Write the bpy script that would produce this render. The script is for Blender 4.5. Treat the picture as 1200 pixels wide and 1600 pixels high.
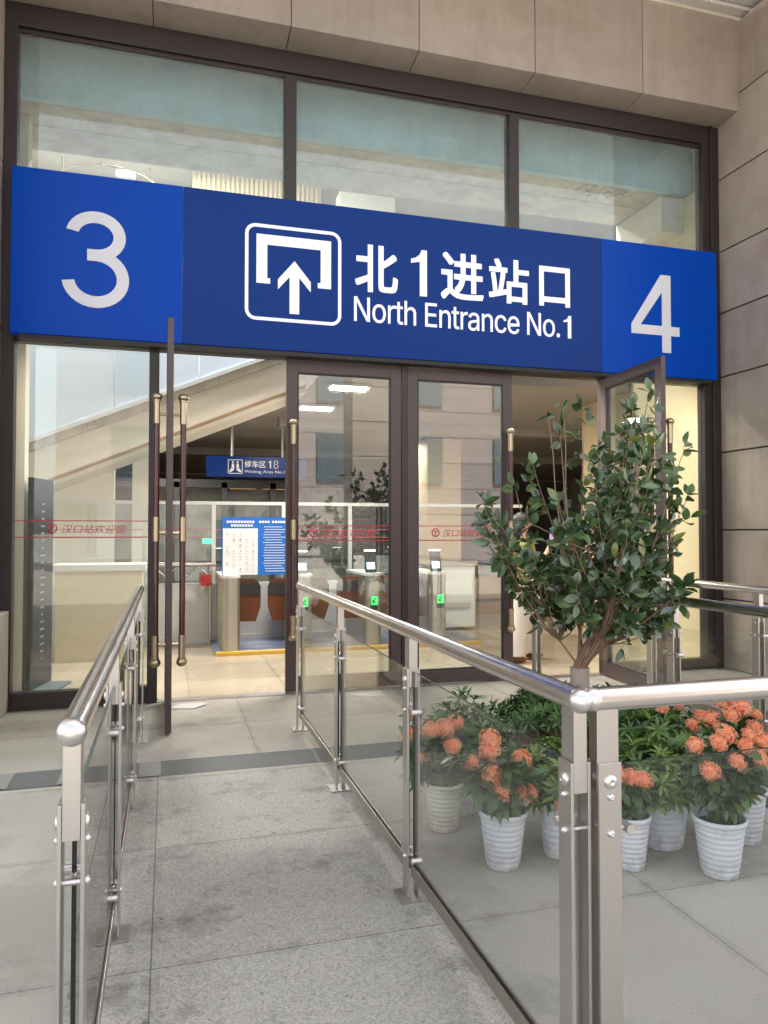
import bpy, bmesh, math, random
from mathutils import Vector, Matrix
R = math.radians
scene = bpy.context.scene
for o in list(bpy.data.objects):
    bpy.data.objects.remove(o)

# ------------------------------------------------------------------ camera, world, sun, exposure
cam_d = bpy.data.cameras.new("camera"); cam = bpy.data.objects.new("camera", cam_d)
scene.collection.objects.link(cam); scene.camera = cam
cam.location = (0, 0, 1.5)
cam.rotation_euler = (R(90 + 1.48), 0, R(-16.2))
cam_d.sensor_fit = 'VERTICAL'; cam_d.sensor_height = 24.0
cam_d.lens = 24.0 * 1163 / 1600
cam_d.clip_start = 0.05; cam_d.clip_end = 2000
SUN_EL, SUN_AZ = 50.0, 25.0            # azimuth of the sun clockwise from +Y
w = bpy.data.worlds.new("World"); scene.world = w; w.use_nodes = True
nt = w.node_tree; bg = nt.nodes['Background']
sky = nt.nodes.new('ShaderNodeTexSky'); sky.sky_type = 'NISHITA'; sky.sun_disc = False
sky.sun_elevation = R(SUN_EL); sky.sun_rotation = R(SUN_AZ)
sky.dust_density = 2.5; sky.air_density = 1.0; sky.ozone_density = 1.0
hs = nt.nodes.new('ShaderNodeHueSaturation'); hs.inputs['Saturation'].default_value = 0.3
nt.links.new(sky.outputs[0], hs.inputs['Color']); nt.links.new(hs.outputs[0], bg.inputs[0])
bg.inputs[1].default_value = 0.15
sun_d = bpy.data.lights.new("sun", 'SUN'); sun = bpy.data.objects.new("sun", sun_d)
scene.collection.objects.link(sun)
sun_d.energy = 3.2; sun_d.angle = R(0.6); sun_d.color = (1.0, 0.96, 0.9)
sd = Vector((math.sin(R(SUN_AZ)) * math.cos(R(SUN_EL)), math.cos(R(SUN_AZ)) * math.cos(R(SUN_EL)), math.sin(R(SUN_EL))))
sun.rotation_euler = sd.to_track_quat('Z', 'Y').to_euler(); sun.location = sd * 60
vs = scene.view_settings; vs.view_transform = 'Standard'; vs.look = 'None'; vs.gamma = 1.0
vs.exposure = 2.0
cy = scene.cycles
cy.use_denoising = True
cy.max_bounces = 8; cy.transparent_max_bounces = 40; cy.diffuse_bounces = 4; cy.glossy_bounces = 4
cy.sample_clamp_indirect = 6.0; cy.caustics_reflective = False; cy.caustics_refractive = False

# ------------------------------------------------------------------ materials
def node(nt, t, **kw):
    n = nt.nodes.new(t)
    for k, v in kw.items():
        setattr(n, k, v)
    return n
def mathn(nt, op, a, b=None, c=None):
    n = nt.nodes.new('ShaderNodeMath'); n.operation = op
    for i, v in enumerate((a, b, c)):
        if v is None: continue
        if isinstance(v, (int, float)): n.inputs[i].default_value = v
        else: nt.links.new(v, n.inputs[i])
    return n.outputs[0]
def mixc(nt, f, a, b, blend='MIX'):
    n = nt.nodes.new('ShaderNodeMix'); n.data_type = 'RGBA'; n.blend_type = blend
    for i, v in ((0, f), (6, a), (7, b)):
        if isinstance(v, (int, float)): n.inputs[i].default_value = v
        elif isinstance(v, tuple): n.inputs[i].default_value = (*v, 1) if len(v) == 3 else v
        else: nt.links.new(v, n.inputs[i])
    return n.outputs[2]
def ramp(nt, f, stops):
    n = nt.nodes.new('ShaderNodeValToRGB'); nt.links.new(f, n.inputs[0])
    e = n.color_ramp.elements
    while len(e) < len(stops): e.new(0.5)
    for el, (p, c) in zip(e, stops):
        el.position = p; el.color = (c, c, c, 1) if isinstance(c, (int, float)) else (*c, 1)
    return n.outputs[0]
def noise(nt, co, scale, detail=4, rough=0.5, stretch=None):
    n = nt.nodes.new('ShaderNodeTexNoise'); n.inputs['Scale'].default_value = scale
    n.inputs['Detail'].default_value = detail; n.inputs['Roughness'].default_value = rough
    if stretch:
        m = nt.nodes.new('ShaderNodeMapping'); m.inputs['Scale'].default_value = stretch
        nt.links.new(co, m.inputs[0]); co = m.outputs[0]
    nt.links.new(co, n.inputs['Vector'])
    return n.outputs['Fac']
def new_mat(name):
    m = bpy.data.materials.new(name); m.use_nodes = True
    return m, m.node_tree, m.node_tree.nodes['Principled BSDF']
def pm(name, col, rough=0.5, metal=0.0, var=0.12, vscale=6.0, bump=0.0, bscale=80.0, spec=None, emit=None, coat=0.0, stretch=None):
    m, nt, p = new_mat(name)
    tc = node(nt, 'ShaderNodeTexCoord').outputs['Object']
    f = noise(nt, tc, vscale, stretch=stretch)
    c2 = tuple(min(1, c * (1 + var)) for c in col); c1 = tuple(c * (1 - var) for c in col)
    nt.links.new(mixc(nt, f, c1, c2), p.inputs['Base Color'])
    nt.links.new(mathn(nt, 'MULTIPLY_ADD', f, 0.12, rough - 0.06), p.inputs['Roughness'])
    p.inputs['Metallic'].default_value = metal
    if spec is not None: p.inputs['Specular IOR Level'].default_value = spec
    if coat: p.inputs['Coat Weight'].default_value = coat; p.inputs['Coat Roughness'].default_value = 0.08
    if bump:
        b = node(nt, 'ShaderNodeBump'); b.inputs['Strength'].default_value = bump; b.inputs['Distance'].default_value = 0.004
        nt.links.new(noise(nt, tc, bscale), b.inputs['Height']); nt.links.new(b.outputs[0], p.inputs['Normal'])
    if emit:
        p.inputs['Emission Color'].default_value = (*emit[0], 1); p.inputs['Emission Strength'].default_value = emit[1]
    return m
def stone_mat(name, col, speck=0.1, stain=0.25, rough=0.75):
    m, nt, p = new_mat(name)
    tc = node(nt, 'ShaderNodeTexCoord').outputs['Object']
    a = noise(nt, tc, 220, 2, 0.7); b = noise(nt, tc, 2.2, 6, 0.65); c = noise(nt, tc, 9, 4, 0.6, (1, 1, 0.15))
    k = tuple(x * (1 - speck * 2) for x in col); l = tuple(min(1, x * (1 + speck * 2)) for x in col)
    base = mixc(nt, ramp(nt, a, [(0.3, 0.0), (0.7, 1.0)]), k, l)
    d = tuple(1 - stain * v for v in (0.9, 1.0, 1.1))
    base = mixc(nt, ramp(nt, b, [(0.42, 0.0), (0.75, 1.0)]), base, mixc(nt, 1.0, base, d, 'MULTIPLY'))
    base = mixc(nt, ramp(nt, c, [(0.5, 0.0), (0.8, 0.6)]), base, mixc(nt, 1.0, base, d, 'MULTIPLY'))
    isl = node(nt, 'ShaderNodeNewGeometry').outputs['Random Per Island']
    base = mixc(nt, isl, base, mixc(nt, 1.0, base, (0.84, 0.85, 0.86), 'MULTIPLY'))
    st = noise(nt, tc, 14, 5, 0.65, (1, 1, 0.05))
    base = mixc(nt, ramp(nt, st, [(0.54, 0.0), (0.74, stain * 0.9)]), base, mixc(nt, 1.0, base, (0.55, 0.55, 0.55), 'MULTIPLY'))
    nt.links.new(base, p.inputs['Base Color']); p.inputs['Roughness'].default_value = rough
    bp = node(nt, 'ShaderNodeBump'); bp.inputs['Strength'].default_value = 0.12; bp.inputs['Distance'].default_value = 0.003
    nt.links.new(a, bp.inputs['Height']); nt.links.new(bp.outputs[0], p.inputs['Normal'])
    return m
def joints(nt, xy, x0, px, y0, py, wid):
    """1 on joint lines at x0+k*px and y0+k*py"""
    out = None
    for s, o, per in ((xy[0], x0, px), (xy[1], y0, py)):
        t = mathn(nt, 'FRACT', mathn(nt, 'DIVIDE', mathn(nt, 'SUBTRACT', s, o - per / 2), per))
        d = mathn(nt, 'MULTIPLY', mathn(nt, 'ABSOLUTE', mathn(nt, 'SUBTRACT', t, 0.5)), per)
        l = mathn(nt, 'LESS_THAN', d, wid)
        out = l if out is None else mathn(nt, 'MAXIMUM', out, l)
    return out
def paving_mat(name, dark, light, jx, jy, wid, stain, stain_scale, speck_scale=170, rough=0.7, pits=0.55, slab=(0.84, 0.83, 0.81)):
    m, nt, p = new_mat(name)
    geo = node(nt, 'ShaderNodeNewGeometry').outputs['Position']
    sep = node(nt, 'ShaderNodeSeparateXYZ'); nt.links.new(geo, sep.inputs[0])
    a = noise(nt, geo, speck_scale, 3, 0.75)
    a2 = noise(nt, geo, speck_scale * 0.35, 2, 0.7)
    base = mixc(nt, ramp(nt, a, [(0.34, 0.0), (0.64, 1.0)]), dark, light)
    base = mixc(nt, ramp(nt, a2, [(0.28, 1.0), (0.36, 0.0)]), base, mixc(nt, 1.0, base, (pits, pits, pits), 'MULTIPLY'))
    big = noise(nt, geo, 0.9, 3, 0.5)
    base = mixc(nt, ramp(nt, big, [(0.35, 0.0), (0.65, 1.0)]), base, mixc(nt, 1.0, base, (0.86, 0.85, 0.83), 'MULTIPLY'))
    cell = node(nt, 'ShaderNodeCombineXYZ')
    nt.links.new(mathn(nt, 'FLOOR', mathn(nt, 'DIVIDE', mathn(nt, 'SUBTRACT', sep.outputs[0], jx[0]), jx[1])), cell.inputs[0])
    nt.links.new(mathn(nt, 'FLOOR', mathn(nt, 'DIVIDE', mathn(nt, 'SUBTRACT', sep.outputs[1], jy[0]), jy[1])), cell.inputs[1])
    wn = node(nt, 'ShaderNodeTexWhiteNoise'); nt.links.new(cell.outputs[0], wn.inputs['Vector'])
    base = mixc(nt, wn.outputs['Value'], base, mixc(nt, 1.0, base, slab, 'MULTIPLY'))
    jd = joints(nt, (sep.outputs[0], sep.outputs[1]), jx[0], jx[1], jy[0], jy[1], 0.03)
    base = mixc(nt, mathn(nt, 'MULTIPLY', jd, ramp(nt, noise(nt, geo, 6, 4, 0.7), [(0.45, 0.0), (0.75, 0.45)])), base, (0.12, 0.115, 0.105))
    s = noise(nt, geo, stain_scale, 7, 0.68)
    base = mixc(nt, ramp(nt, s, [(0.53, 0.0), (0.70, stain)]), base, (0.085, 0.083, 0.078))
    s2 = noise(nt, geo, stain_scale * 5, 3, 0.6)
    base = mixc(nt, ramp(nt, s2, [(0.70, 0.0), (0.75, stain)]), base, (0.08, 0.078, 0.072))
    j = joints(nt, (sep.outputs[0], sep.outputs[1]), jx[0], jx[1], jy[0], jy[1], wid)
    base = mixc(nt, mathn(nt, 'MULTIPLY', j, mathn(nt, 'MULTIPLY_ADD', a2, 0.8, 0.3)), base, (0.05, 0.048, 0.045))
    nt.links.new(base, p.inputs['Base Color'])
    nt.links.new(mathn(nt, 'MULTIPLY_ADD', s, 0.25, rough - 0.12), p.inputs['Roughness'])
    bp = node(nt, 'ShaderNodeBump'); bp.inputs['Strength'].default_value = 0.25; bp.inputs['Distance'].default_value = 0.003
    nt.links.new(mathn(nt, 'SUBTRACT', a, mathn(nt, 'MULTIPLY', j, 1.5)), bp.inputs['Height']); nt.links.new(bp.outputs[0], p.inputs['Normal'])
    return m
def glass_mat(name, tint=(0.93, 0.97, 0.95), f0=0.045, dirt=0.0):
    m, nt, p = new_mat(name); nt.nodes.remove(p)
    out = nt.nodes['Material Output']
    g = node(nt, 'ShaderNodeNewGeometry')
    dp = node(nt, 'ShaderNodeVectorMath', operation='DOT_PRODUCT')
    nt.links.new(g.outputs['Normal'], dp.inputs[0]); nt.links.new(g.outputs['Incoming'], dp.inputs[1])
    c = mathn(nt, 'SUBTRACT', 1.0, mathn(nt, 'ABSOLUTE', dp.outputs['Value']))
    f = mathn(nt, 'MULTIPLY_ADD', mathn(nt, 'POWER', c, 5.0), 1 - f0, f0)
    t = node(nt, 'ShaderNodeBsdfTransparent'); t.inputs[0].default_value = (*tint, 1)
    gl = node(nt, 'ShaderNodeBsdfAnisotropic') if False else node(nt, 'ShaderNodeBsdfGlossy'); gl.inputs['Roughness'].default_value = 0.012
    mx = node(nt, 'ShaderNodeMixShader'); nt.links.new(f, mx.inputs[0])
    nt.links.new(t.outputs[0], mx.inputs[1]); nt.links.new(gl.outputs[0], mx.inputs[2])
    last = mx.outputs[0]
    if dirt:
        d = node(nt, 'ShaderNodeBsdfDiffuse'); d.inputs[0].default_value = (0.55, 0.55, 0.52, 1)
        tc = node(nt, 'ShaderNodeTexCoord').outputs['Object']
        n1 = ramp(nt, noise(nt, tc, 3.0, 8, 0.7), [(0.35, dirt * 0.4), (0.75, dirt)])
        m2 = node(nt, 'ShaderNodeMixShader'); nt.links.new(n1, m2.inputs[0])
        nt.links.new(last, m2.inputs[1]); nt.links.new(d.outputs[0], m2.inputs[2]); last = m2.outputs[0]
    nt.links.new(last, out.inputs[0])
    return m
def leaf_mat(name, c1, c2, rough=0.32, spec=0.5, trans=0.12, old=None):
    m, nt, p = new_mat(name)
    at = node(nt, 'ShaderNodeAttribute', attribute_name='tint')
    cr = node(nt, 'ShaderNodeValToRGB'); nt.links.new(at.outputs['Fac'], cr.inputs[0]); e = cr.color_ramp.elements
    e[0].color = (*c1, 1); e[1].position = 0.93; e[1].color = (*c2, 1)
    if old: e.new(0.97).color = (*c2, 1); e.new(0.975).color = (*old, 1)
    col = cr.outputs[0]
    nt.links.new(col, p.inputs['Base Color'])
    p.inputs['Roughness'].default_value = rough; p.inputs['Specular IOR Level'].default_value = spec
    if trans:
        tr = node(nt, 'ShaderNodeBsdfTranslucent'); nt.links.new(mixc(nt, 1.0, col, (1.0, 1.3, 0.5), 'MULTIPLY'), tr.inputs[0])
        mx = node(nt, 'ShaderNodeMixShader'); mx.inputs[0].default_value = trans
        nt.links.new(p.outputs[0], mx.inputs[1]); nt.links.new(tr.outputs[0], mx.inputs[2])
        nt.links.new(mx.outputs[0], nt.nodes['Material Output'].inputs[0])
    return m
def steel_mat(name, col=(0.66, 0.62, 0.60), rough=0.24, stretch=(1, 1, 1), var=0.08):
    m, nt, p = new_mat(name)
    tc = node(nt, 'ShaderNodeTexCoord').outputs['Object']
    f = noise(nt, tc, 40, 3, 0.6, stretch)
    nt.links.new(mixc(nt, f, tuple(c * (1 - var) for c in col), tuple(min(1, c * (1 + var)) for c in col)), p.inputs['Base Color'])
    g = noise(nt, tc, 5, 3, 0.6)
    nt.links.new(mathn(nt, 'MULTIPLY_ADD', g, 0.22, rough - 0.11), p.inputs['Roughness'])
    p.inputs['Metallic'].default_value = 1.0
    b = node(nt, 'ShaderNodeBump'); b.inputs['Strength'].default_value = 0.02; b.inputs['Distance'].default_value = 0.001
    nt.links.new(f, b.inputs['Height']); nt.links.new(b.outputs[0], p.inputs['Normal'])
    return m

M_GROUND = paving_mat("pale_granite_paving", (0.42, 0.396, 0.343), (0.57, 0.54, 0.472), (0.955, 1.005), (2.7, 1.01), 0.002, 0.45, 1.4, pits=0.72, slab=(0.92, 0.915, 0.90))
M_RAMP = paving_mat("rough_granite_ramp", (0.31, 0.295, 0.262), (0.60, 0.573, 0.515), (-0.045, 1.07), (2.7, 1.01), 0.0025, 0.7, 2.6, 120)
M_APRON = paving_mat("threshold_granite", (0.34, 0.315, 0.275), (0.48, 0.445, 0.395), (0.60, 1.2), (5.95, 0.9), 0.0025, 0.5, 1.3, pits=0.85)
M_BAND = paving_mat("dark_granite_band", (0.105, 0.11, 0.11), (0.16, 0.165, 0.165), (-0.045, 1.07), (50.0, 100.0), 0.003, 0.3, 2.0)
M_BANDPATCH = pm("worn_granite_patch", (0.25, 0.25, 0.24), 0.6, var=0.25, vscale=60)
M_IFLOOR = paving_mat("polished_beige_tile", (0.44, 0.37, 0.27), (0.50, 0.425, 0.315), (0.2, 0.9), (7.7, 0.9), 0.002, 0.04, 0.8, 40, 0.24, 0.96)
M_FASCIA = stone_mat("taupe_stone", (0.40, 0.338, 0.29), 0.05, 0.22)
M_WALL = stone_mat("brown_stone_block", (0.45, 0.375, 0.315), 0.06, 0.25)
M_JOINT = pm("dark_joint", (0.055, 0.045, 0.04), 0.9)
M_CEIL = pm("canopy_white", (0.72, 0.70, 0.67), 0.8, var=0.04)
M_FRAME = pm("brown_painted_aluminium", (0.031, 0.021, 0.020), 0.42, var=0.1, vscale=3, bump=0.03)
M_DOORFR = pm("dusty_brown_door_frame", (0.076, 0.050, 0.048), 0.4, var=0.12, vscale=4, bump=0.03)
M_GASKET = pm("black_gasket", (0.018, 0.017, 0.017), 0.6)
M_GLASS = glass_mat("facade_glass", (0.93, 0.96, 0.95), 0.065, 0.02)
M_DGLASS = glass_mat("door_glass", (0.92, 0.95, 0.94), 0.125, 0.02)
M_UGLASS = glass_mat("dusty_transom_glass", (0.88, 0.95, 0.96), 0.09, 0.16)
M_RGLASS = glass_mat("railing_glass", (0.975, 0.979, 0.976), 0.035, 0.006)
M_REDGE = pm("dark_glass_edge", (0.03, 0.055, 0.045), 0.15, var=0.2)
M_STEEL = steel_mat("brushed_steel", (0.60, 0.57, 0.555), 0.33, (8, 8, 0.15), 0.05)
M_CABINET = steel_mat("satin_cabinet", (0.50, 0.47, 0.43), 0.42, (1, 1, 0.1), 0.03)
M_TUBE = steel_mat("polished_steel_tube", (0.70, 0.66, 0.64), 0.22, (1, 1, 1), 0.03)
M_BOLT = steel_mat("bolt_steel", (0.72, 0.69, 0.68), 0.33)
M_BASE = steel_mat('weathered_base_plate', (0.40, 0.38, 0.36), 0.55, (1, 1, 1), 0.2)
M_DKSTEEL = steel_mat("bronze_steel_channel", (0.46, 0.42, 0.37), 0.33)
M_BLUE = pm("bright_blue_panel", (0.0, 0.045, 0.30), 0.3, var=0.05, vscale=1.2, spec=0.12, emit=((0.0, 0.04, 0.36), 0.07))
M_NAVY = pm("navy_panel", (0.001, 0.029, 0.175), 0.3, var=0.05, vscale=1.2, spec=0.15, emit=((0.0, 0.022, 0.16), 0.05))
M_WHITE = pm("white_lettering", (0.86, 0.87, 0.89), 0.4, var=0.03)
M_SIGNW = pm("backlit_white_lettering", (0.86, 0.87, 0.89), 0.4, var=0.03, emit=((0.9, 0.93, 1.0), 0.05))
M_GREYW = pm("silver_lettering", (0.70, 0.71, 0.76), 0.4, var=0.06)
M_RED = pm("red_decal", (0.55, 0.03, 0.06), 0.5, var=0.1)
M_BURG = pm("burgundy_lacquer", (0.065, 0.011, 0.012), 0.16, var=0.2, spec=0.7)
M_BRASS = steel_mat("aged_brass", (0.46, 0.37, 0.25), 0.34)
M_POTW = pm("white_plastic_pot", (0.70, 0.73, 0.78), 0.42, var=0.10, vscale=14)
def splash(m):
    nt = m.node_tree; p = nt.nodes['Principled BSDF']; src = p.inputs['Base Color'].links[0].from_socket
    tc = node(nt, 'ShaderNodeTexCoord').outputs['Object']; sp = node(nt, 'ShaderNodeSeparateXYZ'); nt.links.new(tc, sp.inputs[0])
    n1 = noise(nt, tc, 22, 5, 0.7); n2 = noise(nt, tc, 60, 3, 0.7, (1, 1, 0.2))
    a = mathn(nt, 'MULTIPLY', ramp(nt, n1, [(0.42, 0.0), (0.62, 1.0)]), ramp(nt, mathn(nt, 'MULTIPLY', sp.outputs[2], 8.0), [(0.0, 0.75), (1.0, 0.0)]))
    b = mathn(nt, 'MULTIPLY', ramp(nt, n2, [(0.60, 0.0), (0.72, 0.5)]), ramp(nt, mathn(nt, 'MULTIPLY', sp.outputs[2], 4.0), [(0.4, 0.0), (1.0, 1.0)]))
    nt.links.new(mixc(nt, mathn(nt, 'MAXIMUM', a, b), src, (0.30, 0.26, 0.21)), p.inputs['Base Color'])
M_POTC = pm("cream_plastic_pot", (0.70, 0.68, 0.56), 0.42, var=0.05, vscale=9)
splash(M_POTW); splash(M_POTC)
M_SOIL = pm("soil", (0.03, 0.024, 0.018), 0.95, var=0.5, vscale=60, bump=0.8, bscale=90)
M_WOODP = pm("planter_wood", (0.13, 0.07, 0.04), 0.6, var=0.3, vscale=8, stretch=(1, 1, 10))
M_TRUNK = pm("pale_trunk_bark", (0.46, 0.38, 0.33), 0.8, var=0.25, vscale=25, bump=0.4, bscale=60)
M_TWIG = pm("brown_twig", (0.30, 0.19, 0.125), 0.7, var=0.35, vscale=12)
M_CAM = leaf_mat("camellia_leaf", (0.025, 0.056, 0.022), (0.125, 0.20, 0.075), 0.22, 1.0, 0.08, (0.22, 0.24, 0.05))
M_IXL = leaf_mat("ixora_leaf", (0.024, 0.058, 0.022), (0.095, 0.18, 0.06), 0.32, 0.6, 0.12, (0.2, 0.2, 0.04))
M_SHRUB = leaf_mat("shrub_leaf", (0.03, 0.075, 0.018), (0.18, 0.29, 0.06), 0.34)
M_SHRUBD = leaf_mat("dark_shrub_leaf", (0.02, 0.06, 0.018), (0.13, 0.23, 0.065), 0.33)
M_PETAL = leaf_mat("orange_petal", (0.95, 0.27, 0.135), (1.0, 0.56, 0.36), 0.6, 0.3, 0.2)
M_STEM = pm("green_stem", (0.10, 0.12, 0.045), 0.7, var=0.3)

# ------------------------------------------------------------------ mesh helpers
class MB:
    def __init__(s): s.v = []; s.f = []; s.mi = []; s.tint = []; s.sm = []
    def add(s, vs, fs, mi=0, tint=0.0, sm=False):
        o = len(s.v); s.v += [tuple(v) for v in vs]
        for f in fs: s.f.append(tuple(i + o for i in f)); s.mi.append(mi); s.tint.append(tint); s.sm.append(sm)
    def hexa(s, c, mi=0):
        s.add(c, [(0, 3, 2, 1), (4, 5, 6, 7), (0, 1, 5, 4), (1, 2, 6, 5), (2, 3, 7, 6), (3, 0, 4, 7)], mi)
    def box(s, x0, x1, y0, y1, z0, z1, mi=0):
        x0, x1 = sorted((x0, x1)); y0, y1 = sorted((y0, y1)); z0, z1 = sorted((z0, z1))
        s.hexa([(x0, y0, z0), (x1, y0, z0), (x1, y1, z0), (x0, y1, z0), (x0, y0, z1), (x1, y0, z1), (x1, y1, z1), (x0, y1, z1)], mi)
    def tube(s, pts, rad, n=10, mi=0, tint=0.0, caps=True):
        pts = [Vector(p) for p in pts]
        rad = [rad] * len(pts) if isinstance(rad, (int, float)) else rad
        rings = []; ref = None
        for i, p in enumerate(pts):
            d = (pts[min(i + 1, len(pts) - 1)] - pts[max(i - 1, 0)]).normalized()
            if ref is None:
                ref = Vector((0, 0, 1)) if abs(d.z) < 0.9 else Vector((1, 0, 0))
            a = d.cross(ref).normalized(); b = d.cross(a).normalized(); ref = b.cross(d) if False else ref
            rings.append([p + (a * math.cos(2 * math.pi * k / n) + b * math.sin(2 * math.pi * k / n)) * rad[i] for k in range(n)])
        vs = [v for r in rings for v in r]; fs = []
        for i in range(len(pts) - 1):
            for k in range(n):
                fs.append((i * n + k, i * n + (k + 1) % n, (i + 1) * n + (k + 1) % n, (i + 1) * n + k))
        s.add(vs, fs, mi, tint, True)
        if caps:
            s.add(rings[0], [tuple(range(n))[::-1]], mi, tint); s.add(rings[-1], [tuple(range(n))], mi, tint)
    def lathe(s, c, prof, n=24, mi=0, axis='Z', close=False):
        rings = []
        for r, h in prof:
            for k in range(n):
                a = 2 * math.pi * k / n; x, y = r * math.cos(a), r * math.sin(a)
                p = {'Z': (x, y, h), 'Y': (x, h, y), 'X': (h, x, y)}[axis]
                rings.append((c[0] + p[0], c[1] + p[1], c[2] + p[2]))
        fs = []
        for i in range(len(prof) - 1):
            for k in range(n):
                fs.append((i * n + k, i * n + (k + 1) % n, (i + 1) * n + (k + 1) % n, (i + 1) * n + k))
        s.add(rings, fs, mi, 0.0, True)
    def ball(s, c, r, nu=14, nv=8, sc=(1, 1, 1), mi=0):
        vs = []; fs = []
        for j in range(nv + 1):
            t = math.pi * j / nv
            for i in range(nu):
                a = 2 * math.pi * i / nu
                vs.append((c[0] + r * sc[0] * math.sin(t) * math.cos(a), c[1] + r * sc[1] * math.sin(t) * math.sin(a), c[2] + r * sc[2] * math.cos(t)))
        for j in range(nv):
            for i in range(nu):
                fs.append((j * nu + i, (j + 1) * nu + i, (j + 1) * nu + (i + 1) % nu, j * nu + (i + 1) % nu))
        s.add(vs, fs, mi, 0.0, True)
    def poly_xz(s, pts, y0, y1, mi=0):
        n = len(pts)
        vs = [(x, y0, z) for x, z in pts] + [(x, y1, z) for x, z in pts]
        fs = [tuple(range(n)), tuple(range(n, 2 * n))[::-1]] + [(i, (i + 1) % n, n + (i + 1) % n, n + i) for i in range(n)]
        s.add(vs, fs, mi)
    def leaf(s, base, d, nrm, L, W, fold=0.18, droop=0.25, tint=0.5, shape=((0.0, 0.05), (0.22, 0.7), (0.5, 1.0), (0.78, 0.68), (1.0, 0.0)), mi=0):
        d = Vector(d).normalized(); nrm = Vector(nrm)
        side = d.cross(nrm)
        if side.length < 1e-4: side = d.cross(Vector((0.3, 0.8, 0.5)))
        side.normalize(); up = side.cross(d).normalized()
        vs = []
        for t, wd in shape:
            c = Vector(base) + d * (t * L) - up * (droop * L * t * t)
            h = W * 0.5 * wd
            vs += [c - side * h + up * (fold * h * 2), c, c + side * h + up * (fold * h * 2)]
        fs = []
        for i in range(len(shape) - 1):
            a = i * 3
            fs += [(a, a + 1, a + 4, a + 3), (a + 1, a + 2, a + 5, a + 4)]
        s.add(vs, fs, mi, tint, True)
    def build(s, name, mats, parent=None, recalc=True, bevel=0.0, smooth=None):
        me = bpy.data.meshes.new(name)
        o0 = Vector(parent_world(parent)) if parent else Vector((0, 0, 0))
        me.from_pydata([(v[0] - o0.x, v[1] - o0.y, v[2] - o0.z) for v in s.v], [], s.f)
        for m in (mats if isinstance(mats, (list, tuple)) else [mats]): me.materials.append(m)
        me.polygons.foreach_set('material_index', s.mi)
        me.polygons.foreach_set('use_smooth', s.sm if smooth is None else [smooth] * len(s.f))
        if any(s.tint):
            at = me.attributes.new('tint', 'FLOAT', 'FACE'); at.data.foreach_set('value', s.tint)
        if recalc:
            bm = bmesh.new(); bm.from_mesh(me); bmesh.ops.remove_doubles(bm, verts=bm.verts, dist=1e-6) if False else None
            bmesh.ops.recalc_face_normals(bm, faces=bm.faces); bm.to_mesh(me); bm.free()
        me.update()
        o = bpy.data.objects.new(name, me); scene.collection.objects.link(o)
        if parent: o.parent = parent
        if bevel:
            b = o.modifiers.new('bevel', 'BEVEL'); b.width = bevel; b.segments = 2; b.limit_method = 'ANGLE'
        return o
def parent_world(p):
    v = Vector((0, 0, 0))
    while p: v += p.location; p = p.parent
    return v
def tag(o, label=None, cat=None, group=None, kind=None):
    if label: o['label'] = label
    if cat: o['category'] = cat
    if group: o['group'] = group
    if kind: o['kind'] = kind
    return o
def thing(name, loc, label, cat, group=None):
    o = bpy.data.objects.new(name, None); o.empty_display_size = 0.1
    scene.collection.objects.link(o); o.location = loc
    return tag(o, label, cat, group)
def copy_tree(o, parent=None):
    c = o.copy(); scene.collection.objects.link(c); c.parent = parent
    for ch in o.children: copy_tree(ch, c)
    return c
_dg = None
def text(s, name, box, y, mat, parent, bold=0.0, depth=0.004, shear=0.0):
    """lettering fitted to box=(x0,x1,z0,z1) on a plane facing -Y at y (its front at y-depth)"""
    cu = bpy.data.curves.new(name, 'FONT'); cu.body = s; cu.size = 1.0; cu.offset = bold; cu.extrude = 0.01; cu.shear = shear
    to = bpy.data.objects.new(name, cu); scene.collection.objects.link(to)
    bpy.context.view_layer.update()
    me = bpy.data.meshes.new_from_object(to.evaluated_get(bpy.context.evaluated_depsgraph_get()))
    bpy.data.objects.remove(to)
    xs = [v.co.x for v in me.vertices]; ys = [v.co.y for v in me.vertices]; zs = [v.co.z for v in me.vertices]
    x0, x1, z0, z1 = box; w0 = parent_world(parent) if parent else Vector((0, 0, 0))
    for v in me.vertices:
        a = (v.co.x - min(xs)) / (max(xs) - min(xs)); b = (v.co.y - min(ys)) / (max(ys) - min(ys))
        c = (v.co.z - min(zs)) / max(1e-6, (max(zs) - min(zs)))
        v.co = Vector((x0 + a * (x1 - x0), y - c * depth, z0 + b * (z1 - z0))) - w0
    me.materials.clear(); me.materials.append(mat)
    for p in me.polygons: p.use_smooth = False; p.material_index = 0
    o = bpy.data.objects.new(name, me); scene.collection.objects.link(o); o.parent = parent
    return o
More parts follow.
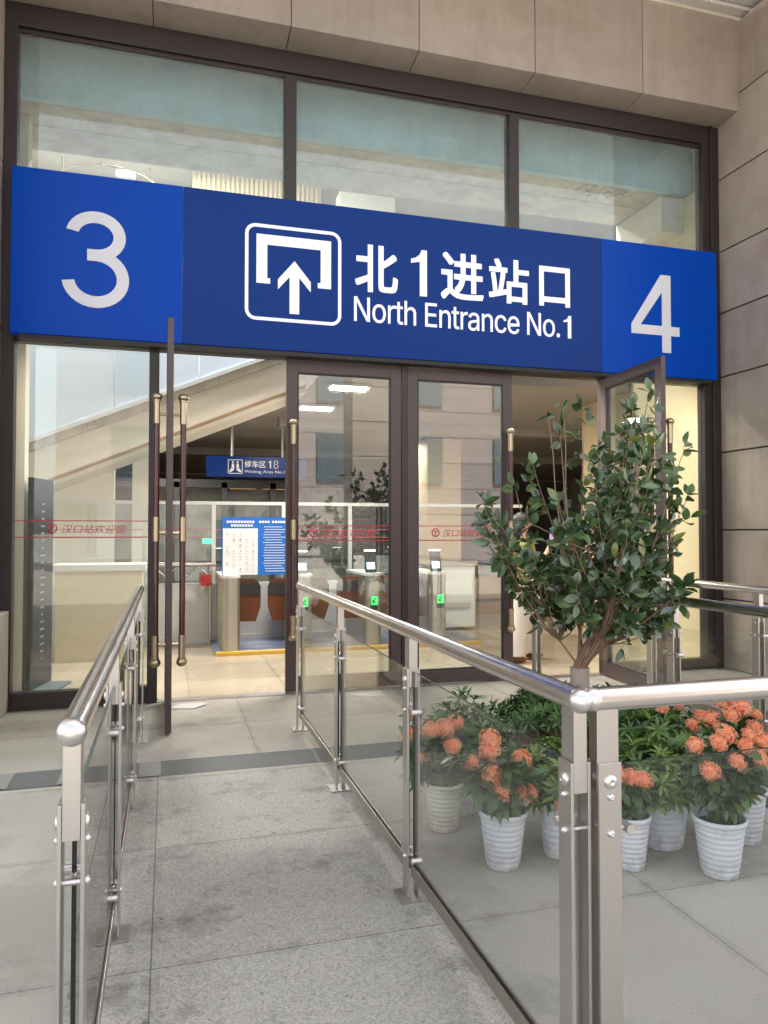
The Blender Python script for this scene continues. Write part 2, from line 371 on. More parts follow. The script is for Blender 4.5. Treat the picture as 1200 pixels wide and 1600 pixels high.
GLYPHS = {
 'en': ([9919,79,9898,108,9879,194,9863,337,9849,520,9842,727,9839,957,9842,1191,9849,1400,9863,1584,9879,1727,9898,1813,9919,1841,9940,1813,9959,1727,9976,1584,9989,1400,9996,1191,9999,957,9996,727,9989,520,9976,337,9959,194,9940,108,9433,7,9375,59,9322,218,9274,482,9232,840,9197,1283,9168,1808,9147,2407,9134,3067,9130,3788,9134,4521,9147,5189,9168,5792,9197,6319,9232,6762,9274,7121,9322,7385,9375,7544,9433,7597,9491,7544,9544,7385,9592,7121,9634,6762,9670,6319,9699,5792,9720,5189,9732,4521,9736,3788,9732,3067,9720,2407,9699,1808,9670,1283,9634,840,9592,482,9544,218,9491,59,9433,1063,9475,1104,9511,1230,9543,1439,9569,1717,9591,2049,9607,2435,9619,2861,9626,3312,9628,3788,9626,4269,9619,4724,9607,5155,9591,5545,9569,5881,9543,6161,9511,6372,9475,6498,9433,6541,9391,6498,9355,6372,9324,6161,9298,5881,9276,5547,9260,5158,9248,4729,9241,4272,9239,3788,9241,3312,9248,2861,9260,2435,9276,2049,9298,1717,9324,1439,9355,1230,9391,1104,8304,165,8304,9999,8437,9999,8799,3696,8809,3522,8820,3316,8833,3079,8847,2816,8861,2532,8876,2228,8892,1907,8907,1573,8922,1228,8907,1201,8904,1559,8901,1911,8899,2257,8898,2591,8897,2907,8897,3204,8896,3477,8896,3721,8896,3934,8896,9999,9009,9999,9009,165,8875,165,8552,5775,8538,6026,8524,6287,8509,6557,8493,6849,8476,7173,8458,7531,8437,7932,8413,8390,8387,8903,8407,8936,8409,8460,8411,8009,8412,7583,8414,7188,8415,6828,8416,6504,8417,6221,8417,5982,8417,5788,8417,165,7622,7,7561,59,7505,218,7456,482,7413,840,7378,1281,7349,1805,7328,2401,7315,3058,7311,3775,7315,4498,7328,5161,7348,5765,7376,6298,7411,6746,7453,7112,7500,7381,7553,7543,7610,7597,7646,7574,7682,7507,7716,7395,7750,7235,7781,7021,7810,6755,7836,6433,7858,6053,7876,5613,7890,5112,7898,4546,7901,3914,7901,3439,7382,3439,7382,4435,7843,4435,7793,4072,7791,4538,7784,4965,7772,5356,7756,5701,7736,5992,7711,6230,7682,6406,7648,6512,7610,6547,7572,6511,7538,6403,7507,6224,7481,5986,7459,5703,7442,5376,7429,5017,7422,4639,7419,4244,7419,3597,7422,3083,7431,2623,7445,2218,7464,1869,7488,1581,7516,1353,7548,1188,7584,1089,7623,1056,7649,1070,7673,1113,7695,1185,7716,1285,7734,1414,7751,1571,7765,1756,7777,1967,7786,2204,7890,1921,7877,1558,7860,1225,7838,924,7811,659,7780,434,7746,251,7708,115,7667,34,6966,7,6908,59,6855,218,6808,482,6766,840,6730,1283,6701,1808,6680,2407,6667,3067,6663,3788,6667,4521,6680,5189,6701,5792,6730,6319,6766,6762,6808,7121,6855,7385,6908,7544,6966,7597,6998,7581,7029,7534,7058,7455,7086,7346,7112,7210,7137,7046,7159,6854,7180,6635,7198,6389,7213,6119,7226,5829,7236,5518,7133,5227,7127,5415,7120,5591,7111,5755,7101,5907,7089,6046,7075,6171,7061,6281,7044,6372,7027,6445,7008,6498,6987,6530,6966,6541,6925,6498,6888,6372,6857,6161,6831,5881,6810,5547,6793,5158,6781,4729,6774,4272,6772,3788,6774,3312,6781,2861,6793,2435,6810,2049,6831,1717,6857,1439,6888,1230,6925,1104,6966,1063,6988,1074,7008,1107,7028,1162,7045,1237,7062,1330,7077,1442,7090,1571,7103,1716,7113,1878,7122,2052,7130,2236,7135,2429,7238,2145,7228,1823,7216,1525,7200,1251,7182,1001,7162,777,7139,578,7114,406,7088,264,7059,152,7029,71,6998,23,6130,4547,6130,165,6023,165,6023,7498,6126,7498,6127,5722,6110,5722,6133,6331,6162,6812,6197,7164,6236,7404,6280,7549,6328,7597,6371,7563,6411,7460,6447,7290,6478,7051,6505,6743,6526,6366,6542,5919,6552,5401,6555,4811,6555,165,6448,165,6448,4712,6444,5242,6430,5688,6408,6049,6378,6315,6341,6474,6298,6527,6267,6502,6238,6426,6212,6300,6188,6124,6168,5901,6152,5630,6139,5313,6132,4952,5573,0,5533,29,5495,116,5459,261,5427,462,5400,717,5377,1026,5360,1387,5350,1795,5347,2251,5350,2646,5357,2988,5369,3277,5386,3520,5406,3727,5429,3897,5455,4036,5483,4150,5513,4237,5544,4307,5575,4366,5606,4415,5643,4468,5675,4512,5703,4547,5725,4586,5744,4638,5758,4706,5768,4798,5774,4926,5776,5089,5776,5128,5774,5416,5769,5674,5760,5900,5748,6095,5732,6258,5713,6389,5691,6484,5665,6541,5636,6560,5606,6542,5579,6487,5555,6395,5534,6276,5515,6137,5500,5980,5487,5810,5476,5636,5469,5458,5366,5795,5383,6209,5405,6562,5431,6854,5461,7092,5492,7281,5526,7422,5562,7519,5597,7577,5633,7597,5658,7586,5684,7553,5712,7498,5740,7413,5767,7291,5794,7131,5818,6926,5839,6668,5857,6356,5871,5982,5880,5537,5883,5023,5883,165,5777,165,5777,1168,5770,1168,5761,995,5749,819,5734,640,5716,469,5695,318,5670,185,5642,82,5610,21,5592,1043,5630,1071,5663,1157,5692,1300,5717,1489,5738,1711,5754,1967,5766,2245,5773,2533,5776,2831,5776,3835,5770,3780,5760,3729,5748,3683,5733,3640,5716,3601,5698,3564,5680,3531,5662,3501,5644,3475,5627,3452,5613,3431,5601,3412,5576,3369,5552,3308,5529,3231,5508,3132,5490,3008,5475,2858,5464,2675,5457,2453,5454,2191,5456,1954,5462,1744,5472,1561,5485,1405,5502,1276,5521,1175,5542,1101,5566,1057,4976,165,4976,7498,5080,7498,5080,6369,5086,6369,5102,6715,5123,7013,5151,7263,5183,7452,5219,7565,5257,7603,5266,7602,5275,7600,5285,7597,5295,7592,5303,7588,5310,7583,5310,6395,5305,6406,5298,6419,5287,6435,5274,6450,5260,6458,5246,6461,5216,6438,5188,6366,5163,6247,5140,6085,5120,5885,5105,5646,5093,5375,5086,5074,5083,4745,5083,165,4887,7498,4887,6488,4542,6488,4542,7498,4644,9273,4751,9273,4751,2053,4753,1760,4759,1526,4769,1350,4783,1227,4803,1153,4829,1129,4836,1131,4845,1139,4855,1152,4865,1167,4874,1184,4883,1201,4903,198,4892,162,4880,133,4866,112,4852,98,4839,89,4825,86,4772,140,4727,304,4692,578,4665,950,4649,1411,4644,1960,4057,4547,4057,165,3950,165,3950,7498,4053,7498,4054,5722,4037,5722,4060,6331,4089,6812,4124,7164,4164,7404,4208,7549,4256,7597,4299,7563,4338,7460,4374,7290,4405,7051,4432,6743,4453,6366,4470,5919,4479,5401,4482,4811,4482,165,4376,165,4376,4712,4371,5242,4358,5688,4335,6049,4305,6315,4268,6474,4225,6527,4194,6502,4166,6426,4139,6300,4115,6124,4095,5901,4079,5630,4067,5313,4059,4952,3275,165,3275,9999,3821,9999,3821,8897,3388,8897,3388,5689,3791,5689,3791,4587,3388,4587,3388,1267,3826,1267,3826,165,2411,4547,2411,165,2304,165,2304,9999,2411,9999,2411,5722,2391,5722,2414,6331,2443,6812,2478,7164,2518,7404,2561,7549,2609,7597,2653,7563,2692,7460,2728,7290,2760,7051,2786,6743,2808,6366,2824,5919,2833,5401,2836,4811,2836,165,2729,165,2729,4712,2725,5242,2712,5688,2689,6049,2659,6315,2622,6474,2579,6527,2548,6502,2520,6426,2493,6300,2469,6124,2449,5901,2433,5630,2421,5313,2413,4952,2214,7498,2214,6488,1869,6488,1869,7498,1971,9273,2078,9273,2078,2053,2080,1760,2086,1526,2096,1350,2110,1227,2130,1153,2156,1129,2163,1131,2172,1139,2182,1152,2192,1167,2202,1184,2211,1201,2231,198,2219,162,2207,133,2194,112,2180,98,2166,89,2152,86,2099,140,2055,304,2019,578,1993,950,1977,1411,1971,1960,1541,165,1541,7498,1644,7498,1644,6369,1650,6369,1666,6715,1687,7013,1715,7263,1748,7452,1783,7565,1821,7603,1830,7602,1839,7600,1849,7597,1859,7592,1868,7588,1874,7583,1874,6395,1870,6406,1862,6419,1851,6435,1838,6450,1824,6458,1810,6461,1780,6438,1753,6366,1727,6247,1704,6085,1684,5885,1669,5646,1657,5375,1650,5074,1647,4745,1647,165,1129,7,1071,59,1018,218,971,482,929,840,893,1283,864,1808,843,2407,830,3067,826,3788,830,4521,843,5189,864,5792,893,6319,929,6762,971,7121,1018,7385,1071,7544,1129,7597,1187,7544,1240,7385,1288,7121,1331,6762,1366,6319,1395,5792,1416,5189,1428,4521,1433,3788,1428,3067,1416,2407,1395,1808,1366,1283,1331,840,1288,482,1240,218,1187,59,1129,1063,1171,1104,1207,1230,1239,1439,1265,1717,1287,2049,1303,2435,1315,2861,1322,3312,1325,3788,1322,4269,1315,4724,1303,5155,1287,5545,1265,5881,1239,6161,1207,6372,1171,6498,1129,6541,1088,6498,1051,6372,1020,6161,994,5881,972,5547,956,5158,944,4729,937,4272,935,3788,937,3312,944,2861,956,2435,972,2049,994,1717,1020,1439,1051,1230,1088,1104,0,165,0,9999,133,9999,495,3696,505,3522,517,3316,529,3079,543,2816,557,2532,573,2228,588,1907,603,1573,618,1228,603,1201,600,1559,597,1911,595,2257,594,2591,593,2907,593,3204,592,3477,592,3721,592,3934,592,9999,705,9999,705,165,571,165,248,5775,234,6026,220,6287,205,6557,189,6849,172,7173,154,7531,133,7932,109,8390,83,8903,103,8936,105,8460,107,8009,109,7583,110,7188,111,6828,112,6504,113,6221,113,5982,113,5788,113,165], [[11,13,12],[10,13,11],[10,14,13],[10,15,14],[9,15,10],[8,15,9],[8,16,15],[7,16,8],[7,17,16],[6,17,7],[6,18,17],[5,18,6],[5,19,18],[4,19,5],[4,20,19],[3,20,4],[3,21,20],[2,21,3],[2,22,21],[1,22,2],[1,23,22],[0,23,1],[41,43,42],[40,43,41],[40,44,43],[39,44,40],[39,45,44],[38,45,39],[38,46,45],[37,46,38],[37,78,46],[78,47,46],[37,79,78],[77,47,78],[37,80,79],[76,47,77],[37,81,80],[75,47,76],[36,81,37],[75,48,47],[36,82,81],[74,48,75],[36,83,82],[73,48,74],[35,83,36],[73,49,48],[35,84,83],[72,49,73],[34,84,35],[72,50,49],[34,85,84],[71,50,72],[34,86,85],[70,50,71],[70,51,50],[33,86,34],[33,87,86],[69,51,70],[32,87,33],[32,88,87],[68,51,69],[68,52,51],[32,89,88],[67,52,68],[67,53,52],[31,89,32],[31,90,89],[66,53,67],[31,91,90],[65,53,66],[30,91,31],[65,54,53],[30,92,91],[64,54,65],[29,92,30],[64,55,54],[29,93,92],[63,55,64],[29,94,93],[62,55,63],[28,94,29],[62,56,55],[28,95,94],[61,56,62],[28,60,95],[60,56,61],[28,56,60],[27,56,28],[27,57,56],[26,57,27],[26,58,57],[25,58,26],[25,59,58],[24,59,25],[96,132,97],[132,98,97],[132,133,98],[133,99,98],[118,120,119],[118,121,120],[134,99,133],[96,134,132],[134,131,132],[96,135,134],[131,99,134],[130,99,131],[96,136,135],[129,99,130],[96,137,136],[128,99,129],[96,138,137],[127,99,128],[126,99,127],[96,139,138],[125,99,126],[96,140,139],[124,99,125],[96,141,140],[123,99,124],[96,142,141],[96,143,142],[122,99,123],[117,121,118],[116,121,117],[122,100,99],[122,101,100],[115,121,116],[122,102,101],[114,121,115],[122,103,102],[113,121,114],[122,104,103],[112,121,113],[122,105,104],[111,121,112],[122,106,105],[110,107,111],[107,121,111],[122,110,106],[110,107,106],[108,121,107],[122,109,110],[109,121,108],[122,121,109],[161,163,162],[161,164,163],[160,164,161],[160,165,164],[160,166,165],[159,166,160],[159,167,166],[158,167,159],[158,168,167],[158,169,168],[157,189,158],[189,188,158],[188,169,158],[187,169,188],[186,169,187],[157,190,189],[186,170,169],[185,170,186],[157,191,190],[156,191,157],[184,170,185],[156,192,191],[184,171,170],[183,171,184],[156,193,192],[155,193,156],[155,194,193],[182,171,183],[182,172,171],[155,195,194],[181,172,182],[154,195,155],[181,173,172],[154,196,195],[180,173,181],[154,177,196],[177,197,196],[180,178,173],[178,174,173],[179,178,180],[153,177,154],[153,176,177],[197,178,177],[197,174,178],[198,174,197],[198,175,174],[152,176,153],[199,175,198],[152,175,176],[152,199,175],[152,200,199],[151,200,152],[151,201,200],[150,201,151],[150,202,201],[215,217,216],[214,217,215],[214,218,217],[150,203,202],[149,203,150],[213,218,214],[149,204,203],[212,218,213],[212,219,218],[211,219,212],[149,205,204],[210,219,211],[148,205,149],[210,220,219],[148,206,205],[209,220,210],[208,220,209],[148,207,206],[207,220,208],[148,220,207],[148,221,220],[147,221,148],[147,222,221],[146,222,147],[146,223,222],[146,224,223],[145,224,146],[145,225,224],[144,225,145],[243,245,244],[243,246,245],[242,246,243],[242,247,246],[242,248,247],[241,248,242],[241,249,248],[241,250,249],[240,250,241],[240,251,250],[240,252,251],[239,269,240],[269,252,240],[269,268,252],[268,253,252],[239,270,269],[267,253,268],[239,271,270],[266,253,267],[265,253,266],[265,254,253],[239,272,271],[264,254,265],[238,272,239],[263,254,264],[262,254,263],[238,273,272],[262,255,254],[261,255,262],[260,255,261],[238,274,273],[260,256,255],[237,274,238],[259,256,260],[258,256,259],[237,275,274],[258,257,256],[236,275,237],[236,276,275],[236,277,276],[235,277,236],[235,278,277],[234,278,235],[234,279,278],[234,280,279],[233,280,234],[233,281,280],[233,282,281],[298,300,299],[232,282,233],[297,300,298],[297,301,300],[296,301,297],[232,283,282],[295,301,296],[295,302,301],[231,283,232],[231,284,283],[294,302,295],[293,302,294],[293,303,302],[292,303,293],[231,285,284],[291,303,292],[230,285,231],[291,304,303],[290,304,291],[230,286,285],[289,304,290],[288,304,289],[230,287,286],[287,304,288],[230,304,287],[230,305,304],[229,305,230],[229,306,305],[229,307,306],[228,307,229],[228,308,307],[228,309,308],[227,309,228],[227,310,309],[227,311,310],[226,311,227],[323,325,324],[323,326,325],[322,326,323],[314,316,315],[314,318,316],[318,317,316],[322,327,326],[321,327,322],[321,328,327],[320,328,321],[320,329,328],[319,343,320],[343,329,320],[343,342,329],[342,330,329],[341,330,342],[319,344,343],[340,330,341],[319,345,344],[340,331,330],[318,345,319],[339,331,340],[318,346,345],[318,347,346],[338,331,339],[338,332,331],[318,348,347],[314,349,318],[349,348,318],[337,332,338],[337,333,332],[314,350,349],[336,333,337],[314,312,350],[336,334,333],[335,334,336],[314,313,312],[409,411,410],[409,412,411],[408,412,409],[408,413,412],[407,413,408],[407,414,413],[406,414,407],[406,415,414],[406,416,415],[405,416,406],[405,417,416],[404,417,405],[404,418,417],[403,418,404],[403,391,418],[391,390,418],[390,419,418],[402,392,403],[392,391,403],[402,393,392],[389,419,390],[402,394,393],[388,419,389],[402,395,394],[387,419,388],[387,420,419],[402,396,395],[386,420,387],[401,396,402],[401,397,396],[385,420,386],[385,421,420],[401,398,397],[384,421,385],[401,399,398],[400,399,401],[383,421,384],[383,422,421],[382,422,383],[381,422,382],[380,422,381],[380,423,422],[379,423,380],[378,423,379],[377,445,378],[445,423,378],[376,445,377],[375,445,376],[374,445,375],[373,445,374],[372,445,373],[371,445,372],[370,445,371],[369,445,370],[368,445,369],[367,445,368],[366,445,367],[365,445,366],[365,446,445],[444,423,445],[365,447,446],[365,448,447],[364,448,365],[364,449,448],[364,450,449],[364,451,450],[364,452,451],[364,453,452],[363,453,364],[363,454,453],[363,455,454],[363,456,455],[363,457,456],[363,458,457],[363,459,458],[363,460,459],[362,460,363],[362,461,460],[362,462,461],[362,463,462],[361,463,362],[361,464,463],[443,423,444],[361,465,464],[360,465,361],[442,423,443],[360,466,465],[359,466,360],[441,423,442],[359,467,466],[440,423,441],[359,468,467],[358,468,359],[358,469,468],[439,425,440],[425,423,440],[358,470,469],[438,425,439],[358,471,470],[357,471,358],[437,426,438],[426,425,438],[357,472,471],[357,473,472],[437,427,426],[424,423,425],[436,427,437],[357,474,473],[435,427,436],[357,435,474],[357,427,435],[356,427,357],[356,428,427],[356,429,428],[355,429,356],[355,430,429],[355,431,430],[354,431,355],[354,432,431],[353,432,354],[353,433,432],[352,433,353],[352,434,433],[351,434,352],[484,486,485],[484,487,486],[484,488,487],[484,489,488],[484,490,489],[484,491,490],[484,492,491],[483,492,484],[475,477,476],[475,478,477],[482,492,483],[481,492,482],[480,494,481],[494,493,481],[493,492,481],[479,498,480],[498,497,480],[497,496,480],[496,495,480],[495,494,480],[479,499,498],[479,500,499],[475,479,478],[475,506,479],[506,505,479],[505,504,479],[504,503,479],[503,502,479],[502,501,479],[501,500,479],[475,507,506],[475,508,507],[540,514,513],[540,515,514],[511,509,512],[511,510,509],[540,516,515],[539,516,540],[539,517,516],[539,518,517],[538,518,539],[538,519,518],[538,520,519],[526,528,527],[525,528,526],[524,528,525],[538,521,520],[523,528,524],[522,528,523],[521,528,522],[538,528,521],[537,528,538],[536,528,537],[535,528,536],[535,529,528],[535,530,529],[534,530,535],[534,531,530],[534,532,531],[534,533,532],[552,554,553],[552,555,554],[551,555,552],[543,545,544],[543,547,545],[547,546,545],[551,556,555],[550,556,551],[550,557,556],[549,557,550],[549,558,557],[548,572,549],[572,558,549],[572,571,558],[571,559,558],[570,559,571],[548,573,572],[569,559,570],[548,574,573],[569,560,559],[547,574,548],[568,560,569],[547,575,574],[547,576,575],[567,560,568],[567,561,560],[547,577,576],[543,578,547],[578,577,547],[566,561,567],[566,562,561],[543,579,578],[565,562,566],[543,541,579],[565,563,562],[564,563,565],[543,542,541],[580,584,581],[584,582,581],[584,583,582],[580,585,584],[580,588,585],[588,586,585],[588,587,586],[580,589,588],[580,590,589],[580,591,590],[594,596,595],[594,598,596],[598,597,596],[603,605,604],[603,606,605],[602,606,603],[602,607,606],[601,607,602],[601,608,607],[600,608,601],[600,609,608],[599,623,600],[623,609,600],[623,622,609],[622,610,609],[621,610,622],[599,624,623],[620,610,621],[599,625,624],[620,611,610],[598,625,599],[619,611,620],[598,626,625],[598,627,626],[618,611,619],[618,612,611],[598,628,627],[594,629,598],[629,628,598],[617,612,618],[617,613,612],[594,630,629],[616,613,617],[594,592,630],[616,614,613],[615,614,616],[594,593,592],[662,636,635],[662,637,636],[633,631,634],[633,632,631],[662,638,637],[661,638,662],[661,639,638],[661,640,639],[660,640,661],[660,641,640],[660,642,641],[648,650,649],[647,650,648],[646,650,647],[660,643,642],[645,650,646],[644,650,645],[643,650,644],[660,650,643],[659,650,660],[658,650,659],[657,650,658],[657,651,650],[657,652,651],[656,652,657],[656,653,652],[656,654,653],[656,655,654],[672,674,673],[672,675,674],[672,676,675],[672,677,676],[672,678,677],[672,679,678],[672,680,679],[671,680,672],[663,665,664],[663,666,665],[670,680,671],[669,680,670],[668,682,669],[682,681,669],[681,680,669],[667,686,668],[686,685,668],[685,684,668],[684,683,668],[683,682,668],[667,687,686],[667,688,687],[663,667,666],[663,694,667],[694,693,667],[693,692,667],[692,691,667],[691,690,667],[690,689,667],[689,688,667],[663,695,694],[663,696,695],[714,716,715],[713,716,714],[713,717,716],[712,717,713],[712,718,717],[711,718,712],[711,719,718],[710,719,711],[710,751,719],[751,720,719],[710,752,751],[750,720,751],[710,753,752],[749,720,750],[710,754,753],[748,720,749],[709,754,710],[748,721,720],[709,755,754],[747,721,748],[709,756,755],[746,721,747],[708,756,709],[746,722,721],[708,757,756],[745,722,746],[707,757,708],[745,723,722],[707,758,757],[744,723,745],[707,759,758],[743,723,744],[743,724,723],[706,759,707],[706,760,759],[742,724,743],[705,760,706],[705,761,760],[741,724,742],[741,725,724],[705,762,761],[740,725,741],[740,726,725],[704,762,705],[704,763,762],[739,726,740],[704,764,763],[738,726,739],[703,764,704],[738,727,726],[703,765,764],[737,727,738],[702,765,703],[737,728,727],[702,766,765],[736,728,737],[702,767,766],[735,728,736],[701,767,702],[735,729,728],[701,768,767],[734,729,735],[701,733,768],[733,729,734],[701,729,733],[700,729,701],[700,730,729],[699,730,700],[699,731,730],[698,731,699],[698,732,731],[697,732,698],[769,805,770],[805,771,770],[805,806,771],[806,772,771],[791,793,792],[791,794,793],[807,772,806],[769,807,805],[807,804,805],[769,808,807],[804,772,807],[803,772,804],[769,809,808],[802,772,803],[769,810,809],[801,772,802],[769,811,810],[800,772,801],[799,772,800],[769,812,811],[798,772,799],[769,813,812],[797,772,798],[769,814,813],[796,772,797],[769,815,814],[769,816,815],[795,772,796],[790,794,791],[789,794,790],[795,773,772],[795,774,773],[788,794,789],[795,775,774],[787,794,788],[795,776,775],[786,794,787],[795,777,776],[785,794,786],[795,778,777],[784,794,785],[795,779,778],[783,780,784],[780,794,784],[795,783,779],[783,780,779],[781,794,780],[795,782,783],[782,794,781],[795,794,782]]),
 '北': ([9116,8275,8364,7608,7457,6919,6478,6259,6478,9988,5648,9988,5648,1691,5763,761,6165,288,6946,157,7435,157,8163,157,8659,157,9451,421,9845,1300,9999,2922,9749,3012,9480,3154,9244,3326,9154,1890,8969,1171,8595,974,8116,974,7474,974,7031,974,6680,1025,6517,1233,6478,1680,6478,5386,7619,6075,8727,6802,9712,7536,0,2161,362,1332,1195,1695,2110,2100,3064,2531,3064,0,3872,0,3872,9999,3064,9999,3064,7356,319,7356,319,6517,3064,6517,3064,3370,1931,2915,884,2497], [[41,39,40],[41,38,39],[43,41,42],[43,44,41],[44,38,41],[45,38,44],[46,36,45],[36,38,45],[47,36,46],[47,35,36],[37,38,36],[32,35,47],[33,35,32],[33,34,35],[6,4,5],[6,3,4],[1,31,0],[2,31,1],[2,30,31],[3,30,2],[3,29,30],[6,28,3],[28,29,3],[6,27,28],[19,17,18],[19,16,17],[19,15,16],[19,14,15],[20,14,19],[7,27,6],[7,26,27],[20,13,14],[7,25,26],[21,13,20],[7,24,25],[7,23,24],[7,22,23],[7,21,22],[7,13,21],[8,13,7],[8,12,13],[9,12,8],[10,12,9],[11,12,10]]),
 '进': ([7364,9999,7364,8180,5583,8180,5583,9999,4784,9999,4784,8180,3250,8180,3250,7366,4784,7366,4784,6045,4762,5344,3185,5344,3185,4531,4676,4531,4439,3686,4016,2894,3347,2192,3551,2016,3770,1788,3930,1582,4722,2447,5216,3455,5475,4531,7364,4531,7364,1650,8174,1650,8174,4531,9783,4531,9783,5344,8174,5344,8174,7366,9567,7366,9567,8180,8174,8180,8174,9999,5583,7366,7364,7366,7364,5344,5561,5344,5583,6033,2419,6146,130,6146,130,5355,1620,5355,1620,2113,1111,1824,566,1365,0,768,540,0,1086,713,1581,1234,1998,1435,2271,1327,2617,1072,3034,768,3843,386,4820,198,6025,147,7279,166,8680,210,9761,260,9806,549,9897,867,9999,1141,8792,1030,7405,954,6047,926,4927,964,3989,1122,3207,1469,2890,1696,2635,1893,2419,2045,464,9536,1082,8905,1671,8227,2116,7626,2743,8169,2277,8741,1672,9389,1047,9999], [[73,79,80],[74,79,73],[74,78,79],[75,78,74],[75,77,78],[76,77,75],[5,3,4],[5,2,3],[1,34,0],[1,33,34],[7,5,6],[7,2,5],[7,1,2],[7,33,1],[7,32,33],[7,31,32],[8,31,7],[9,35,8],[35,31,8],[9,39,35],[36,31,35],[37,30,36],[30,31,36],[37,29,30],[42,40,41],[42,43,40],[43,72,40],[10,39,9],[10,38,39],[44,72,43],[12,10,11],[12,38,10],[12,37,38],[12,29,37],[12,28,29],[12,27,28],[13,27,12],[14,22,13],[22,27,13],[14,21,22],[23,27,22],[24,26,23],[26,27,23],[24,25,26],[15,21,14],[15,20,21],[16,20,15],[16,17,20],[17,18,20],[18,19,20],[45,72,44],[45,71,72],[45,70,71],[46,70,45],[46,51,70],[51,69,70],[51,68,69],[46,50,51],[52,68,51],[47,50,46],[53,68,52],[47,49,50],[64,62,63],[53,67,68],[54,67,53],[65,62,64],[54,66,67],[66,62,65],[54,62,66],[54,61,62],[48,49,47],[55,61,54],[55,60,61],[56,60,55],[56,59,60],[56,58,59],[57,58,56]]),
 '站': ([4600,4793,4600,0,5399,0,5399,522,8707,522,8707,43,9539,43,9539,4793,7217,4793,7217,6956,9999,6956,9999,7738,7217,7738,7217,9999,6374,9999,6374,4793,5399,1282,5399,4021,8707,4021,8707,1282,120,7945,120,7184,4381,7184,4381,7945,559,6565,797,5247,984,3883,1084,2674,1774,2793,1659,4005,1463,5364,1216,6684,3099,6825,2912,5346,2659,3780,2377,2424,1502,2218,699,2039,0,1891,197,1076,1453,1390,2869,1747,4337,2119,4260,2869,3077,2587,3357,3868,3630,5297,3866,6673,1402,9716,1697,9157,1961,8569,2147,8054,2891,8314,2702,8819,2427,9386,2114,9934], [[21,23,20],[21,22,23],[33,47,32],[24,30,31],[33,46,47],[25,30,24],[25,29,30],[34,46,33],[34,45,46],[26,29,25],[26,28,29],[27,28,26],[34,44,45],[35,44,34],[44,42,43],[35,42,44],[36,42,35],[37,42,36],[37,41,42],[38,41,37],[39,41,38],[39,40,41],[48,54,55],[49,54,48],[49,53,54],[50,53,49],[50,52,53],[51,52,50],[15,13,14],[15,12,13],[15,9,12],[9,11,12],[9,10,11],[15,8,9],[1,17,0],[17,15,0],[17,8,15],[17,7,8],[17,18,7],[18,6,7],[1,16,17],[19,6,18],[1,3,16],[3,19,16],[3,4,19],[4,6,19],[1,2,3],[5,6,4]]),
 '口': ([0,9999,0,0,1041,0,1041,1076,8931,1076,8931,51,9999,51,9999,9999,1041,2050,1041,9050,8931,9050,8931,2050], [[1,9,0],[9,7,0],[9,10,7],[10,6,7],[1,8,9],[11,6,10],[1,3,8],[3,11,8],[3,4,11],[4,6,11],[1,2,3],[5,6,4]]),
}
def glyph(key, name, box, y, mat, parent, bold=0.0, depth=0.003):
    """a letter shape fitted to box=(x0,x1,z0,z1), facing -Y at y; stacked shifted layers make the strokes bolder"""
    vv, ff = GLYPHS[key]; x0, x1, z0, z1 = box; x0 += bold; x1 -= bold; z0 += bold; z1 -= bold
    P = [(x0 + vv[i] / 9999 * (x1 - x0), z0 + vv[i + 1] / 9999 * (z1 - z0)) for i in range(0, len(vv), 2)]
    m = MB()
    for k, (dx, dz) in enumerate(((-1, -1), (-1, 1), (1, 1), (1, -1), (0, 0), (0, 1), (1, 0), (0, -1), (-1, 0)) if bold else ((0, 0),)):
        m.add([(x + dx * bold, y - depth - 0.0004 * k, z + dz * bold) for x, z in P], [tuple(f) for f in ff])
    return m.build(name, mat, parent, recalc=False)
def numeral(key, name, box, y, mat, parent, depth=0.004):
    """3, 4 and 1 drawn as strokes, fitted to box"""
    x0, x1, z0, z1 = box; W, H = x1 - x0, z1 - z0; m = MB()
    def U(pts): return [(x0 + a * W, z0 + b * H) for a, b in pts]
    if key == '4':
        for p in ([(.635, 0), (.82, 0), (.82, 1), (.635, 1)], [(0, .22), (.635, .22), (.635, .34), (0, .34)], [(.82, .22), (1, .22), (1, .34), (.82, .34)], [(0, .34), (.19, .34), (.635, .775), (.635, 1), (.61, 1)]):
            m.poly_xz(U(p), y - depth, y)
    elif key == '1':
        for p in ([(.55, 0), (1, 0), (1, 1), (.66, 1), (.55, .90)], [(0, .70), (.55, .745), (.55, .90), (.30, .825), (0, .79)]):
            m.poly_xz(U(p), y - depth, y)
    else:
        t = 0.060 * H; cx = x0 + 0.49 * W
        def arc(cz, rx, ry, a0, a1, e=0.0, n=22):
            for i in range(n):
                q = []
                for a, k in ((a0 + (a1 - a0) * i / n, 1), (a0 + (a1 - a0) * (i + 1) / n, 1), (a0 + (a1 - a0) * (i + 1) / n, -1), (a0 + (a1 - a0) * i / n, -1)):
                    q.append((cx + (rx + k * t) * math.cos(R(a)), cz + (ry + k * t) * math.sin(R(a))))
                m.poly_xz(q, y - depth - e, y)
        zm = z0 + 0.545 * H; r1, r2 = (z1 - t - zm) / 2, (zm - z0 - t) / 2
        arc(zm + r1, 0.36 * W, r1, 168, -90); arc(zm - r2, 0.51 * W - t, r2, 90, -172, 0.0008)
        m.poly_xz([(cx - 0.13 * W, zm - t), (cx, zm - t), (cx, zm + t), (cx - 0.13 * W, zm + t)], y - depth, y)
    return m.build(name, mat, parent, recalc=True)
def sheet(name, x0, x1, y0, y1, z, mat):
    m = MB(); m.add([(x0, y0, z), (x1, y0, z), (x1, y1, z), (x0, y1, z)], [(0, 1, 2, 3)])
    return tag(m.build(name, mat, recalc=False), kind='structure')

D = 6.87            # plane of the glazed facade
XL, XR = -1.35, 5.86

